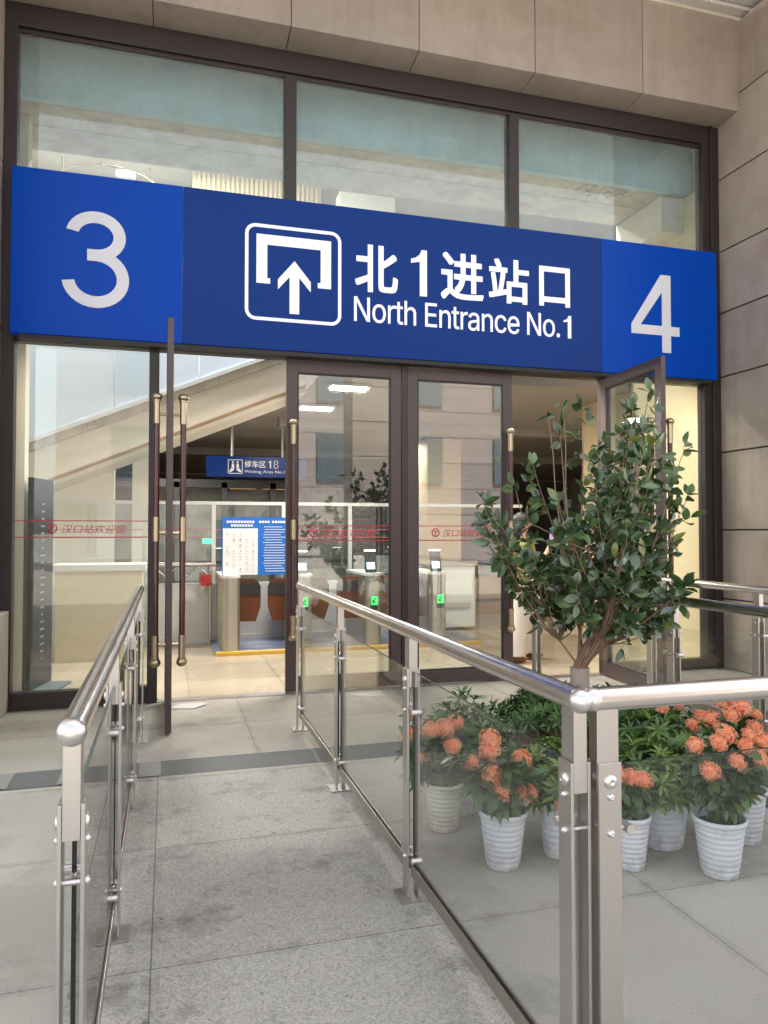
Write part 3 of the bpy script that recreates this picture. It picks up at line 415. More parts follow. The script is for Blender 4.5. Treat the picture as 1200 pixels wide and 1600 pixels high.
# ------------------------------------------------------------------ ground
sheet('ground', -400, 400, -400, 400, 0.0, M_GROUND)
sheet('ramp_paving', -0.30, 1.02, -3.0, 4.78, 0.004, M_RAMP)
sheet('entrance_paving', -6, 12, 5.10, D - 0.06, 0.004, M_APRON)
sheet('paving_band', -6, 12, 4.78, 5.10, 0.004, M_BAND)
sheet('interior_floor', -8, 14, D - 0.06, 30, 0.006, M_IFLOOR)
m = MB()
for a in (-1.02, -0.62, -0.36, -0.16):
    m.add([(a, 4.79, 0.008), (a + 0.13, 4.79, 0.008), (a + 0.13, 5.09, 0.008), (a, 5.09, 0.008)], [(0, 1, 2, 3)])
tag(m.build('paving_patch', M_BANDPATCH, recalc=False), kind='structure')

# ------------------------------------------------------------------ stone surround and canopy
m = MB(); jx = [-1.37, -0.155, 1.03, 2.24, 3.447, 4.678, 5.885]
for i in range(6):
    a, b = jx[i] + 0.004, jx[i + 1] - 0.004
    y0, y1, z0, z1 = 6.52, D + 0.05, 6.02, 7.02
    m.hexa([(a, y0, z0), (b, y0, z0), (b, y1, z0 - 0.03), (a, y1, z0 - 0.03), (a, y0, z1), (b, y0, z1), (b, y1, z1), (a, y1, z1)])
m.box(jx[0] + 0.01, jx[-1] - 0.01, 6.535, D + 0.04, 6.035, 7.0, 1)
tag(m.build('stone_lintel', [M_FASCIA, M_JOINT], bevel=0.003), 'brown stone lintel of six slabs over the station windows', 'lintel')
def block_wall(x0, x1, y0, y1, zs):
    m = MB()
    for a, b in zip(zs[:-1], zs[1:]):
        m.box(x0, x1, y0, y1, a + 0.008, b - 0.008)
    g = 0.018
    m.box(x0 + g, x1 - g, y0 + g, y1 - g, zs[0], zs[-1], 1)
    return m
m = block_wall(5.862, 6.75, 4.9, 7.3, [0, 0.76, 1.514, 2.365, 3.199, 3.908, 4.593, 5.40, 6.21, 7.0])
tag(m.build('stone_wall', [M_WALL, M_JOINT], bevel=0.006), 'brown stone block wall to the right of the entrance sign', 'wall')
m = block_wall(-2.2, XL - 0.002, 5.2, 7.3, [0, 0.83, 1.6, 2.4, 3.2, 3.9, 4.6, 5.4, 6.2, 7.0])
tag(m.build('stone_wall', [M_WALL, M_JOINT], bevel=0.006), 'narrow stone wall edge beside the left door window', 'wall')
m = MB(); m.box(-2.2, -1.262, 6.45, 6.83, 0.01, 0.84)
tag(m.build('stone_plinth', M_FASCIA, bevel=0.01), 'low grey stone plinth at the foot of the left wall edge', 'plinth')
m = MB(); m.box(-9, 16, 3.0, 6.53, 7.10, 7.5)
m.box(-9, 16, 6.38, 6.50, 7.03, 7.10)
m.box(-9, 16, 6.22, 6.36, 7.06, 7.10)
tag(m.build('canopy', M_CEIL, bevel=0.004), 'white canopy ceiling with moulding above the stone lintel', 'canopy')
# plaza side: columns and the building across, seen in the door glass
for x, lab in ((4.45, 'stone canopy column reflected in the middle doors'), (-6.5, 'stone canopy column further left behind the ramp')):
    m = block_wall(x - 0.45, x + 0.45, -3.5, -2.6, [0.0] + [0.8 * k for k in range(1, 9)] + [7.095])
    tag(m.build('canopy_column', [M_FASCIA, M_JOINT], bevel=0.01), lab, 'column')
M_PINK = stone_mat("rose_stone_cladding", (0.36, 0.30, 0.285), 0.03, 0.15)
M_WIN = pm("office_window", (0.10, 0.13, 0.15), 0.12, var=0.3)
b = thing('office_building', (6, -16, 0), 'rose stone building across the plaza seen in the glass', 'building')
m = MB()
for k in range(9): m.box(-4, 20, -18, -16, k * 1.1 + 0.012, k * 1.1 + 1.088)
m.box(-3.98, 19.98, -17.9, -16.03, 0.0, 9.9, 1)
m.build('wall', [M_PINK, M_JOINT], b)
for i in range(6):
    for k in range(2):
        x = -2 + i * 3.9
        m = MB(); m.box(x, x + 1.5, -15.985, -15.90, 3.5 + 3.3 * k, 5.5 + 3.3 * k)
        m.build('window', M_WIN, b)

# ------------------------------------------------------------------ glazed facade (fixed frame and panes)
fac = thing('glazed_facade', (2.2, D, 0), 'brown metal framed glass front holding the sign and doors', 'glass front')
m = MB()
z_top = 5.99
m.box(XL, XL + 0.105, D - 0.05, D + 0.07, 0.0, z_top)                # left jamb
m.box(5.64, XR, D - 0.05, D + 0.07, 0.0, z_top)                       # right jamb
m.box(5.735, 5.765, D - 0.075, D - 0.05, 0.0, z_top)
m.box(XL + 0.105, 5.64, D - 0.05, D + 0.07, 5.79, z_top)              # head
m.box(XL + 0.105, 5.64, D - 0.02, D + 0.05, 5.755, 5.79)
m.box(XL + 0.105, 5.64, D - 0.045, D + 0.07, 3.10, 3.24)              # door head
for x in (1.075, 3.36):
    m.box(x - 0.055, x + 0.055, D - 0.055, D + 0.07, 3.24, 5.755)
for x in (-0.165, 4.375):
    m.box(x, x + 0.085, D - 0.055, D + 0.07, 0.0, 3.10)
m.box(2.165, 2.225, D - 0.03, D + 0.05, 0.0, 3.10)
m.box(XL + 0.105, -0.165, D - 0.04, D + 0.06, 0.0, 0.15)
m.box(4.46, 5.64, D - 0.04, D + 0.06, 0.0, 0.12)
m.build('frame', M_FRAME, fac, bevel=0.004)
m = MB()
m.box(-0.08, 2.165, D - 0.06, D + 0.06, 0.002, 0.014); m.box(2.225, 4.375, D - 0.06, D + 0.06, 0.002, 0.014)
m.build('threshold', M_STEEL, fac)
def emblem(m, cx, cz, r, y):
    n = 24
    for i in range(2, n - 1):
        a0, a1 = R(-90) + 2 * math.pi * i / n, R(-90) + 2 * math.pi * (i + 1) / n
        p = [(cx + q * math.cos(a), cz + q * math.sin(a)) for a, q in ((a0, r), (a1, r), (a1, r * 0.74), (a0, r * 0.74))]
        m.poly_xz(p, y - 0.002, y)
    m.box(cx - r * 0.1, cx + r * 0.1, y - 0.002, y, cz - r, cz + r * 0.35)
    m.box(cx - r * 0.45, cx + r * 0.45, y - 0.002, y, cz + r * 0.15, cz + r * 0.38)
    m.box(cx - r * 0.5, cx + r * 0.5, y - 0.002, y, cz - r, cz - r * 0.78)
def decal(parent, x0, x1, y, zt, zb, ex, th=0.008):
    m = MB()
    m.box(x0, x1, y - 0.002, y, zt - th, zt); m.box(x0, x1, y - 0.002, y, zb, zb + th)
    emblem(m, ex, (zt + zb) / 2 + 0.005, 0.042, y)
    d = m.build('decal', M_RED, parent)
    text('汉口站欢迎您', 'decal_lettering', (ex + 0.075, ex + 0.60, zb + 0.036, zt - 0.036), y, M_RED, d, 0.0, 0.002, 0.2)
    return d
def pane(x0, x1, z0, z1, mat, y=D, name='window_pane'):
    m = MB(); m.box(x0, x1, y, y + 0.012, z0, z1)
    return m.build(name, mat, fac)
for a, b_ in ((XL + 0.105, 1.02), (1.13, 3.305), (3.415, 5.64)): pane(a, b_, 3.24, 5.755, M_UGLASS)
p = pane(XL + 0.105, -0.165, 0.15, 3.10, M_GLASS)
decal(p, XL + 0.11, -0.17, D - 0.001, 1.593, 1.445, -0.945)
p = pane(4.46, 5.64, 0.12, 3.10, M_GLASS)

# ------------------------------------------------------------------ doors
def handle(parent, c, off, L=1.97):
    """long bar handle: c=(x,y) of the bar, off = vector towards the door stile; base z"""
    z0, z1 = 0.53, 0.53 + L
    m = MB(); x, y = c
    m.tube([(x, y, z0 + 0.19), (x, y, z1 - 0.19)], 0.022, 14)
    h = m.build('door_handle', M_BURG, parent)
    m = MB()
    for a, b in ((z0, z0 + 0.2), (z1 - 0.2, z1), ((z0 + z1) / 2 - 0.09, (z0 + z1) / 2 + 0.09)):
        m.tube([(x, y, a), (x, y, b)], 0.0255, 14)
    m.ball((x, y, z0), 0.040, sc=(1, 1, 0.9)); m.ball((x, y, z1), 0.040, sc=(1, 1, 0.75))
    m.tube([(x, y, z0 + 0.025), (x, y, z0 + 0.035)], 0.032, 14); m.tube([(x, y, z1 - 0.035), (x, y, z1 - 0.025)], 0.032, 14)
    for z in (z0 + 0.13, (z0 + z1) / 2 - 0.03, z1 - 0.13):
        m.tube([(x, y, z), (x + off[0], y + off[1], z)], 0.011, 8)
    m.build('brass_fitting', M_BRASS, h)
    return h
def door(ax, hinge, along, n, label, handle_at, decal_ex=None, z1=3.085):
    """leaf from hinge (x,y) along unit vector; n = thickness direction; handle_at = distance along leaf"""
    root = thing('glass_door', (hinge[0], hinge[1], 0.02), label, 'door', 'tall glass entrance doors')
    Wd = 1.115; S = 0.105; T = 0.045; zb = 0.022
    def P(t, s, z): return (hinge[0] + along[0] * t + n[0] * s, hinge[1] + along[1] * t + n[1] * s, z)
    def B(m, t0, t1, s0, s1, a, b, mi=0):
        m.hexa([P(t0, s0, a), P(t1, s0, a), P(t1, s1, a), P(t0, s1, a), P(t0, s0, b), P(t1, s0, b), P(t1, s1, b), P(t0, s1, b)], mi)
    m = MB()
    B(m, 0, S, -T / 2, T / 2, zb, z1); B(m, Wd - S, Wd, -T / 2, T / 2, zb, z1)
    B(m, S, Wd - S, -T / 2, T / 2, z1 - S, z1); B(m, S, Wd - S, -T / 2, T / 2, zb, zb + 0.125)
    m.build('door_frame', M_DOORFR, root, bevel=0.004)
    m = MB(); e = 0.012
    B(m, S, S + e, -T / 2 + 0.006, T / 2 - 0.006, zb + 0.125, z1 - S); B(m, Wd - S - e, Wd - S, -T / 2 + 0.006, T / 2 - 0.006, zb + 0.125, z1 - S)
    B(m, S + e, Wd - S - e, -T / 2 + 0.006, T / 2 - 0.006, z1 - S - e, z1 - S); B(m, S + e, Wd - S - e, -T / 2 + 0.006, T / 2 - 0.006, zb + 0.125, zb + 0.125 + e)
    m.build('gasket', M_GASKET, root)
    m = MB(); B(m, S + e, Wd - S - e, -0.005, 0.005, zb + 0.125 + e, z1 - S - e)
    pn = m.build('door_pane', M_DGLASS, root)
    for sg in (-1, 1):
        q = P(handle_at, sg * 0.095, 0)
        handle(root, (q[0], q[1]), (-n[0] * sg * 0.075, -n[1] * sg * 0.075))
    if decal_ex is not None:
        xs = sorted((hinge[0] + along[0] * S, hinge[0] + along[0] * (Wd - S)))
        decal(pn, xs[0] + 0.01, xs[1] - 0.01, D - 0.006, 1.555, 1.408, decal_ex)
    return root
hp = 1.115 - 0.055
door(None, (0.004, D - 0.05), (0.008, -0.99997), (0.99997, 0.008), 'open glass door swung out edge-on at the left of the entrance', hp)
door(None, (2.163, D), (-1, 0), (0, 1), 'closed glass door straight behind the far end of the ramp railing', hp, 1.31)
door(None, (2.227, D), (1, 0), (0, 1), 'closed glass door with its right side behind the tree', hp, 2.52)
door(None, (4.365, D - 0.05), (-0.075, -0.9972), (0.9972, -0.075), 'open glass door swung out behind the tree crown', hp)

# ------------------------------------------------------------------ station sign
sg = thing('station_sign', (2.2, 6.78, 3.14), 'wide blue station entrance sign with the numbers 3 and 4', 'sign')
YS = 6.70
m = MB(); m.box(0.112, 4.287, YS, 6.815, 3.14, 4.53); m.build('sign_panel', M_NAVY, sg, bevel=0.003)
for a, b_, s, bx in ((-1.26, 0.110, '3', (-0.862, -0.333, 3.392, 4.218)), (4.289, 5.712, '4', (4.637, 5.228, 3.39, 4.218))):
    m = MB(); m.box(a, b_, YS, 6.815, 3.14, 4.53); q = m.build('number_panel', M_BLUE, sg, bevel=0.003)
    numeral(s, 'numeral', bx, YS - 0.001, M_GREYW, q)
for s, bx in (('北', (1.663, 2.083, 3.745, 4.195)), ('进', (2.517, 2.964, 3.748, 4.207)), ('站', (3.02, 3.457, 3.76, 4.202)), ('口', (3.57, 3.917, 3.77, 4.175))):
    glyph(s, 'lettering', bx, YS - 0.001, M_SIGNW, sg, 0.009)
numeral('1', 'lettering', (2.215, 2.375, 3.752, 4.198), YS - 0.001, M_SIGNW, sg)
glyph('en', 'lettering', (1.654, 3.80, 3.458, 3.693), YS - 0.001, M_SIGNW, sg, 0.0012)
numeral('1', 'lettering', (3.845, 3.93, 3.460, 3.690), YS - 0.001, M_SIGNW, sg)
x0, x1, z0, z1 = 0.648, 1.532, 3.40, 4.275
def u(a, b): return (x0 + a * (x1 - x0), z0 + b * (z1 - z0))
m = MB(); y0, y1 = YS - 0.005, YS - 0.001
def rr(r, ins):
    pts = []
    for cx, cz, a0 in ((x1 - r, z1 - r, 0), (x0 + r, z1 - r, 90), (x0 + r, z0 + r, 180), (x1 - r, z0 + r, 270)):
        for k in range(7):
            a = R(a0 + 15 * k); pts.append((cx + (r - ins) * math.cos(a), cz + (r - ins) * math.sin(a)))
    return pts
A, B_ = rr(0.095, 0.0), rr(0.095, 0.030)
for i in range(len(A)):
    j = (i + 1) % len(A); m.poly_xz([A[i], A[j], B_[j], B_[i]], y0, y1)
for pl in ([(.115, .895), (.115, .385), (.255, .385), (.255, .44), (.225, .44), (.225, .79), (.115, .895)][:-1],
           [(.115, .895), (.225, .79), (.78, .79), (.89, .895)],
           [(.89, .895), (.78, .79), (.78, .44), (.75, .44), (.75, .385), (.89, .385)],
           [(.505, .645), (.335, .44), (.335, .335), (.455, .475), (.555, .475), (.675, .335), (.675, .44)],
           [(.455, .475), (.455, .09), (.555, .09), (.555, .475)]):
    m.poly_xz([u(a, b) for a, b in pl], y0, y1)
m.build('pictogram', M_SIGNW, sg)
m = MB(); m.box(-1.2, 5.65, 6.715, 6.80, 3.10, 3.138); m.build('mounting_rail', M_GASKET, sg)

# ------------------------------------------------------------------ railings
def railing(label, p0, d, L, posts, side, z_rail=1.085, cap_start=True, cap_end=True, gap0=0.0):
    """railing from p0 along unit axis d (x or y), posts at distances; side = clip direction"""
    root = thing('railing', (p0[0], p0[1], 0.0), label, 'railing', 'steel and glass railings of the ramps')
    d = Vector((d[0], d[1], 0)); nn = Vector((-d.y, d.x, 0))
    def P(t, s, z): return Vector((p0[0], p0[1], 0)) + d * t + nn * s + Vector((0, 0, z))
    def B(m, t0, t1, s0, s1, a, b, mi=0):
        m.hexa([P(t0, s0, a), P(t1, s0, a), P(t1, s1, a), P(t0, s1, a), P(t0, s0, b), P(t1, s0, b), P(t1, s1, b), P(t0, s1, b)], mi)
    m = MB(); m.tube([P(0, 0, z_rail), P(L, 0, z_rail)], 0.0295, 24); hr = m.build('handrail', M_TUBE, root, recalc=True)
    for t, on in ((0, cap_start), (L, cap_end)):
        if on:
            m = MB(); m.ball(P(t, 0, z_rail), 0.0305, 24, 14); m.build('end_cap', M_BOLT, hr)
    for t in posts:
        m = MB()
        B(m, t - 0.030, t + 0.030, -0.018, 0.018, 0.86, z_rail - 0.02)
        for s in (-1, 1):
            a, b = sorted((s * 0.0185, s * 0.0275))
            B(m, t - 0.031, t + 0.031, a, b, 0.012, 0.935)
        po = m.build('post', M_STEEL, root, bevel=0.0015)
        m = MB(); B(m, t - 0.062, t + 0.062, -0.062, 0.062, 0.0045, 0.0115); m.build('base_plate', M_BASE, po, bevel=0.001)
        for z, r in ((0.89, 0.0175), (0.853, 0.009), (0.765, 0.0095), (0.17, 0.0095)):
            for s in (-1, 1):
                m = MB()
                prof = [(r, 0.0275), (r, 0.030), (r * 0.86, 0.0325), (r * 0.8, 0.0335), (r * 0.45, 0.0365), (r * 0.3, 0.0366), (r * 0.28, 0.0355), (0.0004, 0.0355)]
                c0 = P(t, 0, z); ax = nn * s; e1 = d; e2 = Vector((0, 0, 1)); N_ = 16
                vs = [c0 + ax * h_ + (e1 * math.cos(6.28319 * k / N_) + e2 * math.sin(6.28319 * k / N_)) * q for q, h_ in prof for k in range(N_)]
                m.add(vs, [(i * N_ + k, i * N_ + (k + 1) % N_, (i + 1) * N_ + (k + 1) % N_, (i + 1) * N_ + k) for i in range(len(prof) - 1) for k in range(N_)], 0, 0.0, True)
                m.build('bolt', M_BOLT, po)
        for z in (0.765, 0.17):
            m = MB(); m.tube([P(t, -0.0185, z), P(t, 0.0185, z)], 0.0075, 10); m.build('tie_rod', M_BOLT, po)
            for sgn in (-1, 1):                                   # glass clamps either side of the post
                if (t + sgn * 0.06 < 0) or (t + sgn * 0.06 > L): continue
                m = MB(); m.tube([P(t + sgn * 0.062, -0.021, z), P(t + sgn * 0.062, 0.021, z)], 0.0125, 12)
                m.tube([P(t + sgn * 0.02, 0, z), P(t + sgn * 0.06, 0, z)], 0.006, 8)
                m.build('glass_clamp', M_BOLT, po)
    ed = sorted(posts)
    for a, b in zip(ed[:-1], ed[1:]):
        m = MB(); a2, b2 = a + 0.036, b - 0.036
        vs = [P(a2, -0.005, 0.135), P(b2, -0.005, 0.135), P(b2, 0.005, 0.135), P(a2, 0.005, 0.135), P(a2, -0.005, 0.925), P(b2, -0.005, 0.925), P(b2, 0.005, 0.925), P(a2, 0.005, 0.925)]
        m.add(vs, [(0, 1, 5, 4), (2, 3, 7, 6)], 0); m.add(vs, [(1, 2, 6, 5), (3, 0, 4, 7), (0, 3, 2, 1), (4, 5, 6, 7)], 1)
        m.build('glass_panel', [M_RGLASS, M_REDGE], root, recalc=False)
        m = MB()
        for s in (-1, 1):
            q = sorted((s * 0.006, s * 0.013)); B(m, a + 0.032, b - 0.032, q[0], q[1], 0.10, 0.148)
        B(m, a + 0.032, b - 0.032, -0.006, 0.006, 0.10, 0.11)
        m.build('bottom_rail', M_DKSTEEL, root, bevel=0.0015)
    return root
railing('steel glass railing on the left side of the ramp', (-0.187, 1.67), (0, 1), 3.98, [0.03, 1.29, 2.62, 3.94], 1)
railing('steel glass railing between the ramp and the flower pots', (0.972, 1.625), (0, 1), 4.02, [0.03, 1.317, 2.645, 3.99], 1)
railing('front railing right of the ramp, nearest the flower pots', (1.01, 1.63), (1, 0), 1.86, [0.03, 1.0, 1.83], 1)
railing('steel glass railing right of the flower pots', (2.93, 1.63), (0, 1), 3.98, [0.03, 1.05, 2.205, 3.94], 1)
railing('furthest right railing, beyond the flower pots near the stone wall', (4.03, 1.63), (0, 1), 3.98, [0.03, 1.3, 2.72, 3.94], 1)

# ------------------------------------------------------------------ potted ixora and shrubs
def rnd_dir(rng, zmin=-1, zmax=1):
    z = rng.uniform(zmin, zmax); a = rng.uniform(0, 2 * math.pi); r = math.sqrt(max(0, 1 - z * z))
    return Vector((r * math.cos(a), r * math.sin(a), z))
def pot_mesh(root, c, h, r1, r0, mat):
    n = 9; prof = [(0.0, 0.0015), (r0 * 0.97, 0.0015), (r0, 0.008)]
    body = h - 0.024
    for i in range(n):
        za, zb = 0.01 + (body - 0.01) * i / n, 0.01 + (body - 0.01) * (i + 1) / n
        for q, e in ((0.06, -0.0018), (0.22, 0.0004), (0.5, 0.0016), (0.8, 0.0004), (0.97, -0.0018)):
            z = za + (zb - za) * q; prof.append((r0 + (r1 - r0) * z / h + e, z))
    prof += [(r1 - 0.001, body), (r1 + 0.005, body + 0.002), (r1 + 0.007, h - 0.006), (r1 + 0.004, h), (r1 - 0.004, h), (r1 - 0.008, h - 0.012), (r1 - 0.012, h - 0.05)]
    m = MB(); m.lathe(c, prof, 40); m.build('pot', mat, root)
    m = MB(); rng = random.Random(int(c[0] * 1000))
    pr = [(0.0, h - 0.03), (r1 * 0.4, h - 0.028), (r1 * 0.75, h - 0.032), (r1 - 0.012, h - 0.035)]
    m.lathe(c, pr, 18); m.build('soil', M_SOIL, root)
def flower_head(root, c, nrm, r, rng):
    m = MB(); nrm = Vector(nrm).normalized()
    t = nrm.cross(Vector((0.2, 0.9, 0.1))).normalized(); b = nrm.cross(t)
    N = 64
    m.ball(Vector(c) - nrm * r * 0.25, r * 0.70, 12, 8); m.tint[-96:] = [0.05] * 96  # core in deep petal orange: shade inside the head put into its colour
    for i in range(N):
        k = (i + 0.5) / N; ph = math.acos(1 - 1.35 * k); th = i * 2.39996 + rng.uniform(-.2, .2)
        dd = (nrm * math.cos(ph) + (t * math.cos(th) + b * math.sin(th)) * math.sin(ph)).normalized()
        p = Vector(c) + dd * r * rng.uniform(0.80, 1.12) - nrm * (r * 0.25 + 0.28 * r * max(0, dd.dot(nrm)))
        s1 = dd.cross(Vector((0.31, 0.2, 0.93))).normalized(); s2 = dd.cross(s1); a0 = rng.uniform(0, 1.6); tint = rng.uniform(0.02, 1.0)
        L = r * rng.uniform(0.26, 0.36)
        for q in range(4):
            a = a0 + q * math.pi / 2; e = s1 * math.cos(a) + s2 * math.sin(a); e2 = s1 * math.cos(a + 1.57) + s2 * math.sin(a + 1.57)
            m.add([p, p + e * L * .55 + e2 * L * .26 + dd * L * .25, p + e * L - dd * L * .2, p + e * L * .55 - e2 * L * .26 + dd * L * .25], [(0, 1, 2, 3)], 0, tint)
        m.add([Vector(c) + dd * r * 0.2 - nrm * r * 0.25, p + s1 * 0.0012, p - s1 * 0.0012], [(0, 1, 2)], 0, 0.02)
    return m.build('flower_head', M_PETAL, root, recalc=False)
def ixora(c, h, r1, r0, mat, label, heads, seed, spread=0.17, ph=0.27, nl=230, lean=(0, 0), cat='potted flower', group='potted orange flowers'):
    """c: ground point; heads: list of (dx, dy, z) flower head positions; spread/ph: foliage radius/height above the rim"""
    rng = random.Random(seed)
    root = thing('potted_flower', (c[0], c[1], 0), label, cat, group)
    pot_mesh(root, (c[0], c[1], 0.001), h, r1, r0, mat)
    st = MB(); lf = MB(); base = Vector((c[0], c[1], h - 0.035)); nodes = []
    tips = [Vector((c[0] + a, c[1] + b, z - 0.03)) for a, b, z in heads]
    for i in range(14):
        a = rng.uniform(0, 6.28); rr_ = spread * math.sqrt(rng.uniform(0.1, 1)) * 0.9
        tips.append(Vector((c[0] + lean[0] + rr_ * math.cos(a), c[1] + lean[1] + rr_ * math.sin(a), h + ph * rng.uniform(0.35, 0.85))))
    for tp in tips:
        b0 = base + Vector((rng.uniform(-.03, .03), rng.uniform(-.03, .03), 0)); mid = b0.lerp(tp, 0.5) + Vector((0, 0, 0.03)) + (tp - b0) * 0.0
        mid.x = b0.x + (tp.x - b0.x) * 0.38; mid.y = b0.y + (tp.y - b0.y) * 0.38
        st.tube([b0, mid, tp], [0.0035, 0.0028, 0.002], 5, caps=False); nodes.append((b0, mid, tp))
    for i in range(int(nl * 1.5)):
        b0, mid, tp = rng.choice(nodes); k = rng.uniform(0.28, 1.0)
        p = mid.lerp(tp, (k - 0.4) / 0.6) if k > 0.4 else b0.lerp(mid, k / 0.4)
        out = Vector((p.x - c[0] - lean[0], p.y - c[1] - lean[1], 0)); out = out.normalized() if out.length > 0.01 else Vector((1, 0, 0))
        dd = (out * rng.uniform(0.1, 1.0) + rnd_dir(rng) * 0.9 + Vector((0, 0, 0.15 if k > .6 else -0.1))).normalized()
        lf.leaf(p, dd, Vector((0, 0, 1)) + rnd_dir(rng) * 0.6, rng.uniform(0.06, 0.11), rng.uniform(0.03, 0.05), 0.15, rng.uniform(0.1, 0.5), max(0.02, rng.random()))
    st.build('stem', M_STEM, root); lf.build('foliage', M_IXL, root, recalc=False)
    for a, b, z in heads:
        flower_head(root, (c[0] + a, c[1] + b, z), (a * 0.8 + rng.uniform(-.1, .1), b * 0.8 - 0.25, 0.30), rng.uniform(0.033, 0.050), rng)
    return root
def rosette_foliage(c, rad, h, n, mat_, seed, L=(0.05, 0.085), parent=None, name='foliage', flat=0.9):
    """dome of leaf whorls centred at c (its base)"""
    rng = random.Random(seed); lf = MB(); st = MB()
    for i in range(n):
        dv = rnd_dir(rng, -0.15, 1.0); q = rng.uniform(0.62, 1.0)
        lump = 1 + 0.16 * math.sin(dv.x * 5 + seed) * math.cos(dv.y * 6 + seed * 2)
        p = Vector((c[0] + dv.x * rad[0] * q * lump, c[1] + dv.y * rad[1] * q * lump, c[2] + max(-0.02, dv.z) * h * q * lump))
        ax = (Vector((dv.x / rad[0], dv.y / rad[1], max(0.1, dv.z) / h)).normalized() + Vector((0, 0, 0.5)) + rnd_dir(rng) * 0.5).normalized()
        t = ax.cross(Vector((0.4, 0.3, 0.86))).normalized(); b = ax.cross(t); k = rng.randint(6, 9); tt = rng.uniform(0.05, 1.0); a0 = rng.uniform(0, 6.28)
        for j in range(k):
            a = a0 + 6.283 * j / k + rng.uniform(-.25, .25)
            dd = (t * math.cos(a) + b * math.sin(a)) * rng.uniform(0.7, 1.0) + ax * rng.uniform(0.25, 0.9)
            lf.leaf(p, dd, ax, rng.uniform(*L), rng.uniform(0.014, 0.022), 0.2, rng.uniform(0.15, 0.45), min(1, max(0.02, tt + rng.uniform(-.15, .15))),
                    ((0.0, 0.15), (0.35, 0.8), (0.65, 1.0), (1.0, 0.05)))
        st.tube([p, p - ax * 0.09], 0.0018, 4, caps=False)
    o = lf.build(name, mat_, parent, recalc=False)
    st.build('stem', M_STEM, parent)
    return o
def shrub_pot(c, h, r1, r0, mat, fol, label, seed, rad, fh, n, cat='potted shrub', base_z=None, heads=()):
    root = thing('potted_shrub', (c[0], c[1], 0), label, cat)
    pot_mesh(root, (c[0], c[1], 0.001), h, r1, r0, mat)
    rosette_foliage((c[0], c[1], (h - 0.02) if base_z is None else base_z), rad, fh, n, fol, seed, parent=root)
    rng = random.Random(seed)
    for a, b, z in heads: flower_head(root, (c[0] + a, c[1] + b, z), (a, b - .2, .4), 0.036, rng)
    return root
ixora((1.457, 3.10), 0.25, 0.104, 0.074, M_POTW, 'orange flowers in a ribbed white pot nearest left of the front post',
      [(-.235, 0.02, .55), (-.07, -.01, .525), (-.145, .0, .475), (.09, -.02, .475), (-.075, -.06, .43), (-.055, -.09, .36), (.085, -.08, .358), (-.02, .08, .55)], 1, 0.19, 0.28, 260)
ixora((1.348, 3.56), 0.24, 0.096, 0.07, M_POTC, 'orange flowers in the only cream ribbed pot',
      [(-.11, -.10, .53), (-.02, -.08, .53), (-.14, -.06, .39), (-.16, .02, .60), (.06, -.02, .54), (-.2, -.02, .50)], 2, 0.17, 0.29, 300)
ixora((2.335, 2.76), 0.25, 0.108, 0.076, M_POTW, 'orange flowers in a ribbed white pot closest to the front railing on the right',
      [(-.12, .0, .575), (-.02, -.03, .58), (.07, .03, .60), (-.095, -.06, .475), (.055, -.06, .50), (.13, -.02, .555), (.19, .02, .585), (.19, -.05, .50), (.25, .0, .56)], 3, 0.20, 0.30, 300, (0.05, 0))
ixora((2.70, 3.02), 0.25, 0.10, 0.072, M_POTW, 'orange flowers in the white pot at the right edge, set further back',
      [(-.08, -.02, .62), (.0, .0, .65), (.02, -.06, .56), (.10, .02, .60), (-.14, .05, .585), (.12, -.08, .52), (-.03, .10, .66)], 4, 0.18, 0.34, 260)
ixora((2.00, 2.93), 0.235, 0.086, 0.062, M_POTW, 'small potted plant with few orange flowers just right of the two front posts',
      [(-.09, -.04, .44), (-.01, -.03, .41), (.02, .04, .385), (.04, -.05, .40)], 5, 0.10, 0.15, 70)
shrub_pot((1.52, 3.74), 0.25, 0.10, 0.07, M_POTW, M_SHRUBD, 'grey green bush in a half hidden white pot behind the left flowers', 11, (0.33, 0.26), 0.36, 190)
shrub_pot((1.76, 3.13), 0.30, 0.105, 0.072, M_POTW, M_SHRUB, 'yellow green bush in a tall white pot behind the left front post', 12, (0.21, 0.24), 0.25, 140, heads=((-.09, -.2, .31),))
shrub_pot((2.285, 3.10), 0.29, 0.135, 0.10, M_POTW, M_SHRUB, 'leafy green bush in the widest white pot right of the front posts', 13, (0.27, 0.24), 0.22, 160)
shrub_pot((2.58, 3.55), 0.25, 0.10, 0.07, M_POTW, M_SHRUB, 'green bush topped with orange flowers under the front rail', 14, (0.34, 0.26), 0.32, 190,
          heads=((-.02, -.1, .56), (.14, -.02, .55), (.2, -.14, .50), (.25, -.08, .49), (.1, -.2, .48)))

